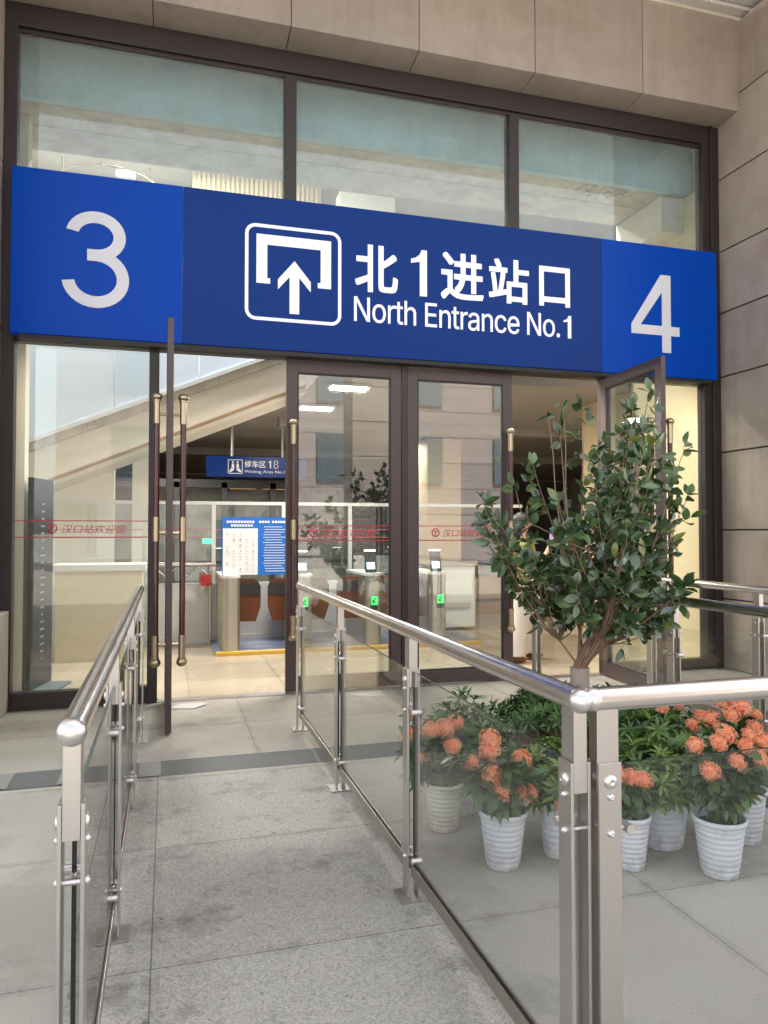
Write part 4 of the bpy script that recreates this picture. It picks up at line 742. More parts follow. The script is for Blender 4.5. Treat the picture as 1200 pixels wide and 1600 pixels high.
# camellia tree in a wooden planter
TX, TY = 2.40, 4.0
pl = thing('wooden_planter', (TX, TY, 0), 'brown wooden planter box round the foot of the tree', 'planter')
m = MB(); q = 0.30
for i in range(4):
    z = 0.02 + i * 0.105
    m.box(TX - q, TX + q, TY - q, TY - q + 0.03, z, z + 0.098); m.box(TX - q, TX + q, TY + q - 0.03, TY + q, z, z + 0.098)
    m.box(TX - q, TX - q + 0.03, TY - q + 0.03, TY + q - 0.03, z, z + 0.098); m.box(TX + q - 0.03, TX + q, TY - q + 0.03, TY + q - 0.03, z, z + 0.098)
m.build('planter_box', M_WOODP, pl, bevel=0.004)
m = MB(); m.box(TX - q + 0.03, TX + q - 0.03, TY - q + 0.03, TY + q - 0.03, 0.0, 0.40); m.build('soil', M_SOIL, pl)
for i, (x, y, rx, ry, hz, lab) in enumerate(((2.20, 3.98, .34, .32, .17, 'low dark green shrub left of the tree trunk'), (2.60, 3.88, .26, .28, .15, 'low dark green shrub right of the tree trunk'))):
    s = thing('low_shrub', (x, y, 0.40), lab, 'shrub', 'shrubs under the tree')
    rosette_foliage((x, y, 0.40), (rx, ry), hz, 200, M_SHRUBD, 31 + i, parent=s)
def camellia():
    rng = random.Random(7)
    root = thing('camellia_tree', (TX, TY, 0.40), 'glossy dark leaved tree with many stems in front of the doors', 'tree')
    tr = MB(); lf = MB()
    top = Vector((TX - 0.01, TY, 0.68))
    tr.tube([(TX - 0.015, TY, 0.395), (TX - 0.012, TY, 0.5), (TX - 0.008, TY, 0.62), top], [0.066, 0.058, 0.056, 0.058], 14)
    trunk = tr.build('trunk', M_TRUNK, root)
    br = MB()
    def leaf_at(p, dd, size=1.0):
        nrm = (Vector((0, -0.4, 0.6)) + rnd_dir(rng) * 1.1)
        lf.leaf(p, dd, nrm, rng.uniform(0.055, 0.112) * size, rng.uniform(0.036, 0.062) * size, rng.uniform(0.06, 0.22), rng.uniform(-0.05, 0.4), max(0.02, rng.random() ** 1.3))
    def twig(p, d0, L, nlv, r=0.0028):
        pts = [p]; d = d0.normalized()
        for i in range(3):
            d = (d + rnd_dir(rng) * 0.22 + Vector((0, 0, 0.10))).normalized(); pts.append(pts[-1] + d * L / 3)
        br.tube(pts, [r, r * 0.85, r * 0.7, r * 0.5], 5, caps=False)
        for j in range(nlv):
            k = 0.3 + 0.7 * (j + rng.random() * 0.6) / nlv; s = min(2, int(k * 3)); q_ = pts[s].lerp(pts[s + 1], min(1, k * 3 - s))
            side = d.cross(rnd_dir(rng)).normalized()
            leaf_at(q_, (side + d * rng.uniform(0.2, 0.8) + Vector((0, 0, -0.1))))
        leaf_at(pts[-1], d + rnd_dir(rng) * 0.3); leaf_at(pts[-1], d + rnd_dir(rng) * 0.7, 0.85)
    # stem tips (x offset, y offset, z)
    tips = []
    for i in range(60):
        for _ in range(60):
            x = rng.uniform(-0.55, 0.53); z = rng.uniform(0.95, 2.28)
            zt = 1.98 + 0.26 * math.exp(-((x - 0.42) / 0.2) ** 2) + 0.20 * math.exp(-((x - 0.02) / 0.16) ** 2) - 0.22 * max(0, min(1, (-x - 0.08) / 0.2)) - 0.9 * max(0, abs(x - 0.1) - 0.42) ** 1.1
            lo = 0.84 + max(0, abs(x) - 0.25) * 0.3 + max(0, -0.12 - x) * 1.1
            if lo < z < zt: break
        tips.append((x, rng.uniform(-0.48, 0.48), z))
    for i in range(14):
        a = rng.uniform(0, 6.28); q = rng.uniform(0.15, 0.42); tips.append((0.05 + q * math.cos(a), q * math.sin(a), rng.uniform(0.98, 1.5)))
    tips += [(0.03, 0.0, 2.22), (0.44, -0.05, 2.28), (0.38, 0.1, 2.18), (0.48, 0.05, 2.1), (-0.60, -0.05, 1.42), (-0.50, 0.1, 1.58), (-0.62, 0.0, 1.62), (0.66, 0.05, 1.30), (0.62, 0.0, 1.5), (0.54, -.1, 1.80),
             (-0.3, 0, 1.85), (0.50, 0.1, 0.98), (0.66, -0.05, 1.12), (0.34, -0.25, 0.92), (0.12, -0.3, 0.95), (-0.12, -0.25, 0.98)]
    tips.sort(key=lambda q: -(abs(q[0]) + abs(q[1]) + q[2]) + rng.uniform(0, 0.8)); prim = []
    for ti, (x, y, z) in enumerate(tips):
        tip = Vector((TX + x, TY + y, z))
        if ti < 17: b0 = top + Vector((rng.uniform(-.035, .035), rng.uniform(-.035, .035), rng.uniform(-0.04, 0)))
        else:
            pb = min(prim, key=lambda q: (q[4] - tip).length + rng.uniform(0, 0.15)); b0 = pb[rng.choice((1, 2, 2, 3))].copy()
            if b0.z > z - 0.12: b0 = pb[1].copy()
        dv = tip - b0; pts = []
        for k in range(7):
            t = k / 6
            w_ = 0.014 * math.sin(t * 7 + x * 9) * math.sin(math.pi * t)
            q_ = t ** 0.62 if ti < 17 else t ** 0.7
            pts.append(b0 + Vector((dv.x * q_ + w_, dv.y * q_ + w_, dv.z * t)))
        if ti < 17: prim.append(pts)
        r0 = rng.uniform(0.007, 0.011) if ti < 17 else rng.uniform(0.004, 0.006)
        br.tube(pts, [r0 * (1 - 0.68 * k / 6) for k in range(7)], 6, caps=False)
        nt_ = 4 + int(dv.length * 3.0)
        for j in range(nt_):
            t = 0.34 + 0.66 * (j + rng.random()) / nt_; s = min(5, int(t * 6)); p = pts[s].lerp(pts[s + 1], min(1, t * 6 - s))
            if p.z < 0.80 or (p.x < TX - 0.2 and p.z < 1.08): continue
            ax = (pts[s + 1] - pts[s]).normalized()
            dens = 1.0 if x > -0.1 else 0.7
            if rng.random() > dens: continue
            dirn = ax * rng.uniform(0.3, 0.9) + rnd_dir(rng) * 0.9
            twig(p, dirn, rng.uniform(0.03, 0.11), rng.randint(2, 3))
        twig(pts[-1], pts[-1] - pts[-2], rng.uniform(0.05, 0.1), 4)
    for x, z in ((-0.24, 2.18), (-0.14, 2.25)):        # bare shoots on the left
        p0 = Vector((TX + x * 0.7, TY, 1.75)); p1 = Vector((TX + x, TY - 0.05, z))
        br.tube([top + (p0 - top) * 0.5, p0, p0.lerp(p1, 0.5) + Vector((0.01, 0, 0)), p1], [0.005, 0.004, 0.003, 0.0018], 5, caps=False)
        for k in range(3): leaf_at(p1, rnd_dir(rng, -0.2, 0.6), 0.7)
    br.build('branches', M_TWIG, trunk)
    lf.build('crown', M_CAM, root, recalc=False)
camellia()

# small litter on the paving
m = MB(); m.add([(0.02, 6.55, 0.009), (0.22, 6.50, 0.010), (0.34, 6.62, 0.016), (0.30, 6.70, 0.009), (0.1, 6.66, 0.02)], [(0, 1, 4), (1, 2, 4), (2, 3, 4)])
tag(m.build('paper_scrap', pm("paper", (0.6, 0.6, 0.58), 0.8), recalc=False), 'crumpled pale scrap on the paving by the open left door', 'scrap')
m = MB(); rng = random.Random(5)
for x, y in ((2.52, 2.93), (2.49, 2.96), (2.55, 2.90)):
    m.leaf((x, y, 0.012), (rng.uniform(-1, 1), rng.uniform(-1, 1), 0.05), (0, 0, 1), 0.05, 0.018, 0.2, 0.1, 0.3)
tag(m.build('dead_leaf', pm("dead_leaf", (0.09, 0.06, 0.04), 0.8), recalc=False), 'dry brown fallen leaves on the paving between the white pots', 'leaf litter')

# ------------------------------------------------------------------ station hall behind the glass
M_CREAM = pm("cream_plaster", (0.74, 0.60, 0.38), 0.7, var=0.04, vscale=1.5)
M_PALE = pm("pale_cream_plaster", (0.70, 0.65, 0.56), 0.7, var=0.05, vscale=1.5)
M_TEAL = stone_mat("pale_teal_plaster", (0.50, 0.70, 0.74), 0.02, 0.22)
M_SOFF = stone_mat("stained_soffit", (0.62, 0.57, 0.48), 0.02, 0.45)
M_HWALL = pm("hall_dark_wall", (0.17, 0.165, 0.16), 0.6, var=0.2)
M_HWHITE = pm("hall_white_panel", (0.62, 0.62, 0.60), 0.5, var=0.06)
M_HCEIL = pm("hall_grey_ceiling", (0.36, 0.34, 0.32), 0.7, var=0.05)
M_ESCW = pm("white_escalator_panel", (0.62, 0.70, 0.80), 0.35, var=0.05, vscale=0.8)
M_TRUSS = pm('truss_cream', (0.72, 0.67, 0.58), 0.6, var=0.04)
M_DARK = pm("dark_charcoal", (0.03, 0.032, 0.036), 0.4)
M_WARM = pm("warm_lit_poster", (0.30, 0.19, 0.10), 0.4, var=0.5, vscale=3)
M_BROWNW = pm("brown_acrylic_wing", (0.13, 0.042, 0.016), 0.2, var=0.15, spec=0.6)
M_GREENL = pm("green_arrow_light", (0.01, 0.3, 0.03), 0.4, emit=((0.05, 0.9, 0.12), 0.9))
M_SCREEN = pm("lit_screen", (0.3, 0.5, 0.6), 0.3, emit=((0.62, 0.82, 0.95), 0.55))
M_LAMP = pm("lamp_tube", (0.9, 0.9, 0.88), 0.5, emit=((1.0, 0.97, 0.9), 3.0))
M_YELLOW = pm("yellow_edge", (0.62, 0.38, 0.05), 0.5)
M_BLUEF = pm("blue_grey_floor_plate", (0.20, 0.23, 0.33), 0.3, var=0.3, vscale=30)

def area_light(parent, loc, sx, sy, power, col=(1.0, 0.93, 0.82)):
    l = bpy.data.lights.new('lamp_light', 'AREA'); l.shape = 'RECTANGLE'; l.size = sx; l.size_y = sy; l.energy = power; l.color = col
    o = bpy.data.objects.new('lamp_light', l); scene.collection.objects.link(o); o.parent = parent
    o.location = Vector(loc) - parent_world(parent)
    return o
# shell of the hall
m = MB(); m.box(-8.2, -8, 7.3, 30, 0, 9.2); m.box(14, 14.2, 7.3, 30, 0, 9.2)
m.box(-8.2, XL - 0.003, 7.3, 7.5, 0, 9.2); m.box(6.76, 14.2, 7.1, 7.4, 0, 9.2)
tag(m.build('hall_side_wall', M_PALE), 'pale side walls closing in the station hall', 'wall')
m = MB(); m.box(-8, 14, 24, 24.2, 0.0, 3.28); m.box(-8, 14, 24.01, 24.2, 3.28, 4.6, 1); m.box(-8, 14, 24, 24.2, 8.2, 9.2, 1)
for k in range(12): m.box(-8 + k * 2 - 0.1, -8 + k * 2 + 0.1, 23.95, 24.2, 4.6, 8.2, 1)
tag(m.build('hall_back_wall', [M_HWALL, M_PALE]), 'dark back wall at the far end of the station hall', 'wall')
m = MB(); m.box(-8.2, 14.2, 7.3, 24.2, 9.2, 9.4)
tag(m.build('hall_roof', M_PALE), 'pale roof high over the station hall', 'roof')
def mould(mat, cx, cy, rx, ry):
    nt = mat.node_tree; p = nt.nodes['Principled BSDF']; src = p.inputs['Base Color'].links[0].from_socket
    g = node(nt, 'ShaderNodeNewGeometry').outputs['Position']; sp = node(nt, 'ShaderNodeSeparateXYZ'); nt.links.new(g, sp.inputs[0])
    dx = mathn(nt, 'DIVIDE', mathn(nt, 'SUBTRACT', sp.outputs[0], cx), rx); dy = mathn(nt, 'DIVIDE', mathn(nt, 'SUBTRACT', sp.outputs[1], cy), ry)
    d = mathn(nt, 'ADD', mathn(nt, 'MULTIPLY', dx, dx), mathn(nt, 'MULTIPLY', dy, dy))
    f = mathn(nt, 'MULTIPLY', ramp(nt, d, [(0.3, 1.0), (1.0, 0.0)]), ramp(nt, noise(nt, g, 16, 6, 0.7), [(0.50, 0.0), (0.58, 0.9)]))
    nt.links.new(mixc(nt, f, src, (0.10, 0.095, 0.08)), p.inputs['Base Color'])
mould(M_SOFF, 4.75, 7.45, 0.55, 0.22)
# bulkhead behind the transom windows
bk = thing('interior_bulkhead', (2.2, 7.3, 5.42), 'pale teal bulkhead with stained cream soffit behind the top windows', 'bulkhead')
m = MB(); m.box(-1.36, 5.86, 7.25, 7.33, 5.42, 7.0); m.build('bulkhead_face', M_TEAL, bk)
m = MB(); m.box(-1.36, 5.86, 7.33, 7.72, 5.415, 5.6); m.box(-1.36, 5.86, 7.74, 8.25, 5.42, 5.6); m.box(-1.36, 5.86, 7.33, 8.2, 5.62, 7.0)
m.build('soffit', M_SOFF, bk, bevel=0.004)
m = MB(); m.box(5.50, 5.80, 7.34, 8.25, 5.0, 5.41)
tag(m.build('interior_wall', M_PALE), 'cream return wall behind the top right window', 'wall')
# upper hall features just visible above the sign
m = MB()
for i in range(26): m.box(0.55 + i * 0.1, 0.61 + i * 0.1, 15.93, 16.0, 4.6, 9.1)
m.box(0.45, 3.2, 16.0, 16.1, 4.6, 9.1)
tag(m.build('slatted_screen', M_CREAM), 'cream slatted wall panel seen above the sign on the left', 'wall panel')
m = MB(); m.box(-7, 14, 17, 17.3, 3.75, 9.1); m.box(3.4, 4.6, 15.0, 15.4, 3.8, 8.6)
tag(m.build('upper_wall', M_PALE), 'pale upper wall of the hall seen above the sign', 'wall')
m = MB(); c0 = Vector((-0.93, 12.0, 6.72)); pts = [c0 + Vector((0.78 * math.cos(R(a)), 0, 0.38 * math.sin(R(a)))) for a in range(0, 181, 12)]
m.tube(pts, 0.02, 8)
for k in (3, 8, 12): m.tube([pts[k], pts[k] + Vector((0, 0, 0.2))], 0.012, 6)
m.tube([pts[0], (pts[0].x, pts[0].y, 3.75)], 0.02, 8); m.tube([pts[-1], (pts[-1].x, pts[-1].y, 3.75)], 0.02, 8)
tag(m.build('arched_rail', M_BRASS), 'thin curved rail seen above the number 3', 'rail')
al = thing('arch_lamp', (-0.66, 12.0, 6.9), 'bright small lamp on the curved rail above the number 3', 'lamp')
m = MB(); m.box(-0.80, -0.52, 11.93, 12.05, 6.93, 7.02); m.build('lamp_housing', M_HWHITE, al)
m = MB(); m.box(-0.79, -0.53, 11.92, 11.9295, 6.935, 7.015); m.build('lamp_face', pm('bright_lamp_face', (0.9, 0.9, 0.88), 0.5, emit=((1.0, 0.95, 0.85), 4.0)), al)
# lower hall ceiling with beams
m = MB(); m.box(1.7, 13.9, 8.4, 24, 3.32, 3.7); m.box(-7.9, 1.7, 10.6, 24, 3.32, 3.7)
m.box(1.7, 13.9, 11.8, 12.1, 3.18, 3.32); m.box(-7.9, 13.9, 16.5, 16.8, 3.16, 3.32)
tag(m.build('hall_ceiling', M_HCEIL, bevel=0.004), 'grey suspended ceiling over the ticket gates', 'ceiling')
# escalator / stair flank
es = thing('escalator', (0.0, 9.5, 0.0), 'white panelled escalator climbing to the right behind the left door', 'escalator')
def slant(m, x0, z0, x1, z1, t0, t1, y0, y1, mi=0):
    m.hexa([(x0, y0, z0 + t0), (x1, y0, z1 + t0), (x1, y1, z1 + t0), (x0, y1, z0 + t0), (x0, y0, z0 + t1), (x1, y0, z1 + t1), (x1, y1, z1 + t1), (x0, y1, z0 + t1)], mi)
k = (3.712 - 2.502) / (1.259 + 1.615)
def ez(x): return 2.502 + k * (x + 1.615)
m = MB()
for a, b_ in ((-1.615, -0.63), (-0.625, 0.36), (0.365, 1.35), (1.355, 2.34)): slant(m, a, ez(a), b_, ez(b_), 0.05, 1.25, 9.46, 9.5)
m.build('side_panel', M_ESCW, es)
m = MB(); slant(m, -1.615, ez(-1.615), 2.34, ez(2.34), 0.0, 0.05, 9.43, 9.52); m.build('edge_trim', M_HWHITE, es)
m = MB(); slant(m, -1.63, ez(-1.63), 2.34, ez(2.34), -0.10, -0.002, 9.46, 10.4); m.build('stringer', M_SOFF, es)
m = MB(); slant(m, -1.63, ez(-1.63), 2.34, ez(2.34), -0.50, -0.102, 9.50, 10.4); m.build('truss', M_TRUSS, es)
m = MB(); slant(m, -1.63, ez(-1.63), 2.34, ez(2.34), -0.535, -0.502, 9.46, 10.42); m.build('lower_trim', M_WARM, es)
m = MB(); slant(m, -1.63, ez(-1.63), 2.34, ez(2.34), -0.59, -0.537, 9.49, 10.4); m.build('lower_edge', M_PALE, es)
m = MB(); m.box(-1.45, -1.28, 7.55, 7.75, 0.0, 7.2)
tag(m.build('hall_column', M_PALE), 'slim cream column just inside the left window', 'column')
m = MB(); m.box(5.80, 5.86, 6.96, 9.6, 0.0, 5.41)
tag(m.build('interior_wall', M_CREAM, bevel=0.004), 'yellow cream side wall just inside the right window', 'wall')
for x, y in ((5.2, 14), (7.6, 11.0), (-3.0, 14.0)):
    m = MB(); m.box(x - 0.35, x + 0.35, y - 0.35, y + 0.35, 0, 3.31)
    lab = {5.2: 'cream square column deep in the hall behind the tree', 7.6: 'cream column far right in the hall', -3.0: 'cream column far left in the hall'}[x]
    tag(m.build('hall_column', M_CREAM if x > 0 else M_PALE, bevel=0.01), lab, 'column')
# hanging sign
hsn = thing('hanging_sign', (1.5, 13, 2.43), 'small navy waiting area sign hanging from the hall ceiling', 'sign')
m = MB(); m.box(0.63, 2.35, 13.0, 13.1, 2.44, 2.79); m.build('sign_panel', M_NAVY, hsn)
for x in (1.06, 1.93):
    m = MB(); m.tube([(x, 13.05, 2.79), (x, 13.05, 3.33)], 0.02, 8); m.build('rod', M_HWHITE, hsn)
text('候车区', 'lettering', (1.265, 1.635, 2.60, 2.725), 12.999, M_WHITE, hsn, 0.012)
numeral('1', 'lettering', (1.675, 1.725, 2.60, 2.73), 12.999, M_WHITE, hsn)
m = MB()
for cz, r_ in ((2.697, 0.025), (2.634, 0.030)): m.lathe((1.81, 12.997, cz), [(r_, 0.0), (r_ + 0.013, 0.0), (r_ + 0.013, 0.002), (r_, 0.002), (r_, 0.0)], 20, axis='Y')
m.build('lettering', M_WHITE, hsn)
text('Waiting Area No.18', 'lettering', (1.265, 2.02, 2.495, 2.56), 12.999, M_WHITE, hsn, 0.0)
m = MB(); a, b_, c_, d_ = 0.985, 1.235, 2.49, 2.735; y = 12.998
for q in ((a, b_, d_ - .012, d_), (a, b_, c_, c_ + .012), (a, a + .012, c_, d_), (b_ - .012, b_, c_, d_)): m.box(q[0], q[1], y - .003, y, q[2], q[3])
for dx in (-0.04, 0.04):
    x = 1.11 + dx
    m.poly_xz([(x + .018 * math.cos(R(t)), 2.69 + .018 * math.sin(R(t))) for t in range(0, 360, 45)], y - .003, y)
    m.poly_xz([(x - .025, 2.585), (x + .025, 2.585), (x + .018, 2.665), (x - .018, 2.665)], y - .003, y)
for s in (-1, 1):
    m.poly_xz([(1.11 + s * .02, 2.58), (1.11 + s * .02, 2.555), (1.11 + s * .085, 2.51), (1.11 + s * .105, 2.53), (1.11 + s * .075, 2.58)], y - .003, y)
m.build('pictogram', M_WHITE, hsn)
# glass partition with low wall
gp = thing('glass_partition', (1, 10.3, 0), 'low white partition wall with glass and a white top bar', 'partition')
m = MB(); m.box(-1.9, 3.6, 10.3, 10.42, 0.0, 0.80); m.box(-1.9, 3.6, 10.27, 10.3, 0.0, 0.1); m.build('low_wall', M_HWHITE, gp)
m = MB(); m.box(-1.9, 5.2, 10.33, 10.39, 1.86, 1.905); m.build('top_bar', M_HWHITE, gp)
m = MB()
for x in (-1.6, -0.3, 0.6, 1.55, 2.5, 3.4): m.box(x - 0.025, x + 0.025, 10.33, 10.39, 0.80, 1.86)
m.build('mullion', M_HWHITE, gp)
m = MB(); m.box(-1.9, 3.6, 10.355, 10.365, 0.8, 1.86); m.build('glass_panel', M_GLASS, gp)
m = MB(); m.box(-1.6, 3.5, 10.345, 10.35, 1.41, 1.42); m.box(-1.6, 3.5, 10.345, 10.35, 1.515, 1.525)
m.build('red_band', pm('pale_red_band', (0.5, 0.12, 0.12), 0.6), gp)
m = MB(); m.tube([(-1.8, 10.18, 1.06), (0.62, 10.18, 1.06)], 0.03, 12)
for x in (-1.7, -0.6, 0.55): m.tube([(x, 10.18, 0.0), (x, 10.18, 1.06)], 0.02, 8)
for i in range(16):
    x = -1.7 + i * 0.14; m.tube([(x, 10.18, 0.9 + 0.13 * (i % 2)), (x + 0.14, 10.18, 1.03 - 0.13 * (i % 2))], 0.008, 6)
tag(m.build('steel_barrier', M_STEEL), 'steel barrier rail with zigzag bars before the low white wall', 'barrier')
m = MB(); m.box(0.42, 0.55, 10.1, 10.13, 0.78, 0.93)
s = tag(m.build('red_notice', pm("red_notice", (0.5, 0.03, 0.03), 0.5), bevel=0.004), 'small square red notice on the barrier rail', 'notice')
m = MB(); m.box(-2.6, -0.75, 11.4, 11.7, 0.0, 3.3); m.box(-0.5, -0.2, 11.4, 11.7, 0.0, 3.3)
tag(m.build('interior_wall', M_PALE), 'pale wall section behind the service counter on the left', 'wall')
# counter, totem
ct = thing('service_counter', (-0.75, 9.35, 0), 'beige service counter behind the left window', 'counter')
m = MB(); m.box(-1.22, -0.28, 9.15, 9.6, 0.0, 1.04); m.build('counter_body', pm('tan_counter', (0.52, 0.44, 0.31), 0.6, var=0.08), ct, bevel=0.006)
m = MB(); m.box(-1.26, -0.24, 9.1, 9.65, 1.04, 1.12); m.build('counter_top', M_HWHITE, ct, bevel=0.006)
tt = thing('banner_stand', (-1.165, 7.75, 0), 'tall thin dark banner stand inside the left window', 'banner stand')
def rot_box(m, c, a, hx, hy, z0, z1):
    ca, sa = math.cos(a), math.sin(a)
    pp = [(c[0] + x * ca - y * sa, c[1] + x * sa + y * ca) for x, y in ((-hx, -hy), (hx, -hy), (hx, hy), (-hx, hy))]
    m.hexa([(*q, z0) for q in pp] + [(*q, z1) for q in pp])
an = R(77)
m = MB(); rot_box(m, (-1.165, 7.75), an, 0.26, 0.018, 0.03, 2.0); m.build('board', pm("dark_blue_board", (0.008, 0.010, 0.016), 0.25, var=0.7, vscale=5), tt, bevel=0.004)
m = MB(); rot_box(m, (-1.165, 7.75), an, 0.24, 0.22, 0.008, 0.03); m.build('foot', pm("grey_green_foot", (0.11, 0.15, 0.15), 0.4), tt, bevel=0.006)
m = MB(); rng = random.Random(3)
for i in range(22):
    z = 1.75 - i * 0.07
    rot_box(m, (-1.165 + 0.021 * math.sin(an), 7.75 - 0.021 * math.cos(an)), an, 0.02 + 0.04 * rng.random(), 0.0006, z, z + 0.018)
m.build('text_strip', pm('dim_print', (0.16, 0.18, 0.21), 0.5), tt)
# ticket gates
pf = thing('gate_platform', (2.2, 9.9, 0), 'low platform with a yellow edge under the ticket gates', 'platform')
m = MB(); m.box(0.56, 4.0, 9.12, 9.2, 0.007, 0.05); m.build('yellow_edge', M_YELLOW, pf, bevel=0.004)
m = MB(); m.box(0.56, 4.0, 9.2, 10.28, 0.007, 0.045); m.build('deck', M_BLUEF, pf)
def gate(x, label, wings):
    r = thing('ticket_gate', (x, 9.3, 0.046), label, 'ticket gate', 'row of ticket gates')
    h = 0.115
    m = MB(); m.box(x - h, x + h, 9.27, 10.2, 0.047, 0.93)
    m.tube([(x, 9.28, 0.047), (x, 9.28, 0.93)], h, 20)
    m.build('cabinet', M_CABINET, r, bevel=0.004)
    m = MB(); m.box(x - h - 0.005, x + h + 0.005, 9.25, 10.22, 0.93, 0.965); m.tube([(x, 9.28, 0.93), (x, 9.28, 0.965)], h + 0.005, 20); m.build('cabinet_top', M_HWHITE, r)
    if x > 1:
        m = MB(); m.box(x - 0.05, x + 0.05, 9.145, 9.166, 0.50, 0.68); mm = m.build('display', M_DARK, r)
        m = MB(); y = 9.144; c = (x, 0.62)
        m.box(x - 0.045, x + 0.045, y - 0.002, y, 0.565, 0.675)
        m.build('green_light', M_GREENL, mm)
        m = MB()
        m.poly_xz([(x + .03, .65), (x + .015, .66), (x - .015, .615), (x - .015, .64), (x - .03, .64), (x - .03, .585), (x + .02, .585), (x + .02, .6), (x - .005, .6)], y - 0.004, y - 0.0025)
        m.build('arrow', M_DARK, mm)
    m = MB(); m.hexa([(x - 0.075, 9.30, 0.965), (x + 0.075, 9.30, 0.965), (x + 0.075, 9.33, 0.965), (x - 0.075, 9.33, 0.965), (x - 0.075, 9.36, 1.24), (x + 0.075, 9.36, 1.24), (x + 0.075, 9.39, 1.24), (x - 0.075, 9.39, 1.24)])
    sc = m.build('screen', M_DARK, r, bevel=0.004)
    m = MB(); m.hexa([(x - 0.055, 9.307, 1.01), (x + 0.055, 9.307, 1.01), (x + 0.055, 9.31, 1.01), (x - 0.055, 9.31, 1.01), (x - 0.055, 9.342, 1.15), (x + 0.055, 9.342, 1.15), (x + 0.055, 9.345, 1.15), (x - 0.055, 9.345, 1.15)])
    m.build('screen_face', M_SCREEN, sc)
    m = MB(); m.box(x - 0.07, x + 0.07, 9.352, 9.40, 1.241, 1.255); m.build('screen_lamp', M_LAMP, sc)
    for s in wings:
        xi = x + s * h; xo = x + s * 0.43
        m = MB(); m.poly_xz([(xi, 0.36), (xo - s * 0.09, 0.36), (xo - s * 0.03, 0.55), (xo - s * 0.03, 0.80), (xo - s * 0.06, 0.86), (xo - s * 0.12, 0.90), (xi, 0.90)], 9.55, 9.566); q = m.build('barrier_wing', M_BROWNW, r)
        m = MB(); m.poly_xz([(xi, 0.70), (xo - s * 0.035, 0.70), (xo - s * 0.035, 0.80), (xo - s * 0.055, 0.845), (xi, 0.845)], 9.545, 9.549); m.build('dark_band', M_DARK, q)
    return r
gate(0.742, 'ticket gate at the left end, below the blue notice board', (1,))
gate(1.63, 'ticket gate behind the far end of the ramp railing', (-1, 1))
gate(2.53, 'ticket gate seen through the middle of a closed door', (-1, 1))
gate(3.425, 'ticket gate at the right end of the row', (-1,))
nb = thing('notice_board', (1.06, 9.25, 0.966), 'blue and white notice board standing on the left ticket gates', 'notice board')
m = MB(); m.box(0.635, 1.52, 9.235, 9.26, 0.967, 1.672); m.build('board', pm("sky_blue_board", (0.012, 0.16, 0.62), 0.35), nb)
m = MB(); m.box(0.645, 1.065, 9.230, 9.2345, 0.967, 1.535); wp = m.build('white_sheet', M_WHITE, nb)
m = MB(); rng = random.Random(9)
for r_ in range(7):
    z = 1.47 - r_ * 0.072
    for c_ in range(5):
        if rng.random() < 0.25: continue
        x = 0.70 + c_ * 0.078; s = rng.uniform(0.004, 0.012)
        m.box(x - s, x + s * rng.uniform(.3, 1), 9.2275, 9.2295, z - s * rng.uniform(.4, 1.6), z + s * 0.8, rng.choice((0, 0, 0, 1)))
        m.box(x - 0.022, x + 0.022, 9.2275, 9.2295, z - 0.030, z - 0.026, 2)
m.build('small_drawings', [pm('grey_print', (0.25, 0.27, 0.32), 0.6), pm('pink_print', (0.65, 0.3, 0.3), 0.6), pm('pale_print', (0.5, 0.52, 0.6), 0.6)], wp)
m = MB()
for z, a, b_ in ((1.615, 0.69, 1.02), (1.57, 0.74, 0.99), (1.615, 1.08, 1.20), (1.615, 1.24, 1.45)):
    x = a
    while x < b_: m.box(x, x + 0.026, 9.2315, 9.2345, z - 0.014, z + 0.014); x += 0.034
z = 1.55
while z > 1.0:
    a = 1.12 + 0.04 * rng.random(); m.box(a, 1.46 - 0.12 * rng.random(), 9.2315, 9.2345, z, z + 0.007); z -= 0.032
m.build('text_strip', M_WHITE, nb)
# lightbox posters and dim hall furniture
for x0_, x1_, lab in ((1.83, 2.72, 'warm lit poster under the hanging sign'), (2.86, 3.75, 'warm lit poster right of the one under the hanging sign')):
    r = thing('lit_poster', ((x0_ + x1_) / 2, 23.9, 2.4), lab, 'poster', 'posters on the far wall')
    m = MB(); m.box(x0_, x1_, 23.9, 23.98, 2.40, 3.05); m.build('poster_frame', M_DARK, r)
    m = MB(); m.box(x0_ + .04, x1_ - .04, 23.885, 23.899, 2.44, 3.0); m.build('poster_face', pm("glowing_poster", (0.3, 0.19, 0.1), 0.4, var=0.6, vscale=3, emit=((0.5, 0.28, 0.12), 0.25)), r)
M_SEAT = steel_mat("perforated_steel", (0.5, 0.5, 0.52), 0.35)
for i in range(5):
    x = -3.6 + i * 2.2; y = 17.5 + 0.9 * (i % 2)
    r = thing('waiting_bench', (x, y, 0), ['bench deep in the hall at far left', 'bench deep in the hall behind the counter', 'bench deep in the hall behind the open left door', 'bench deep in the hall behind the gates', 'bench deep in the hall behind the closed doors'][i], 'bench', 'benches in the waiting hall')
    m = MB(); m.box(x - 0.9, x + 0.9, y - 0.25, y + 0.2, 0.40, 0.44); m.build('seat', M_SEAT, r)
    m = MB(); m.hexa([(x - .9, y + .2, .46), (x + .9, y + .2, .46), (x + .9, y + .23, .46), (x - .9, y + .23, .46), (x - .9, y + .32, .9), (x + .9, y + .32, .9), (x + .9, y + .35, .9), (x - .9, y + .35, .9)]); m.build('backrest', M_SEAT, r)
    for s in (-0.7, 0.7):
        m = MB(); m.box(x + s - .03, x + s + .03, y - .2, y + .2, 0.007, 0.40); m.build('leg', M_DARK, r)
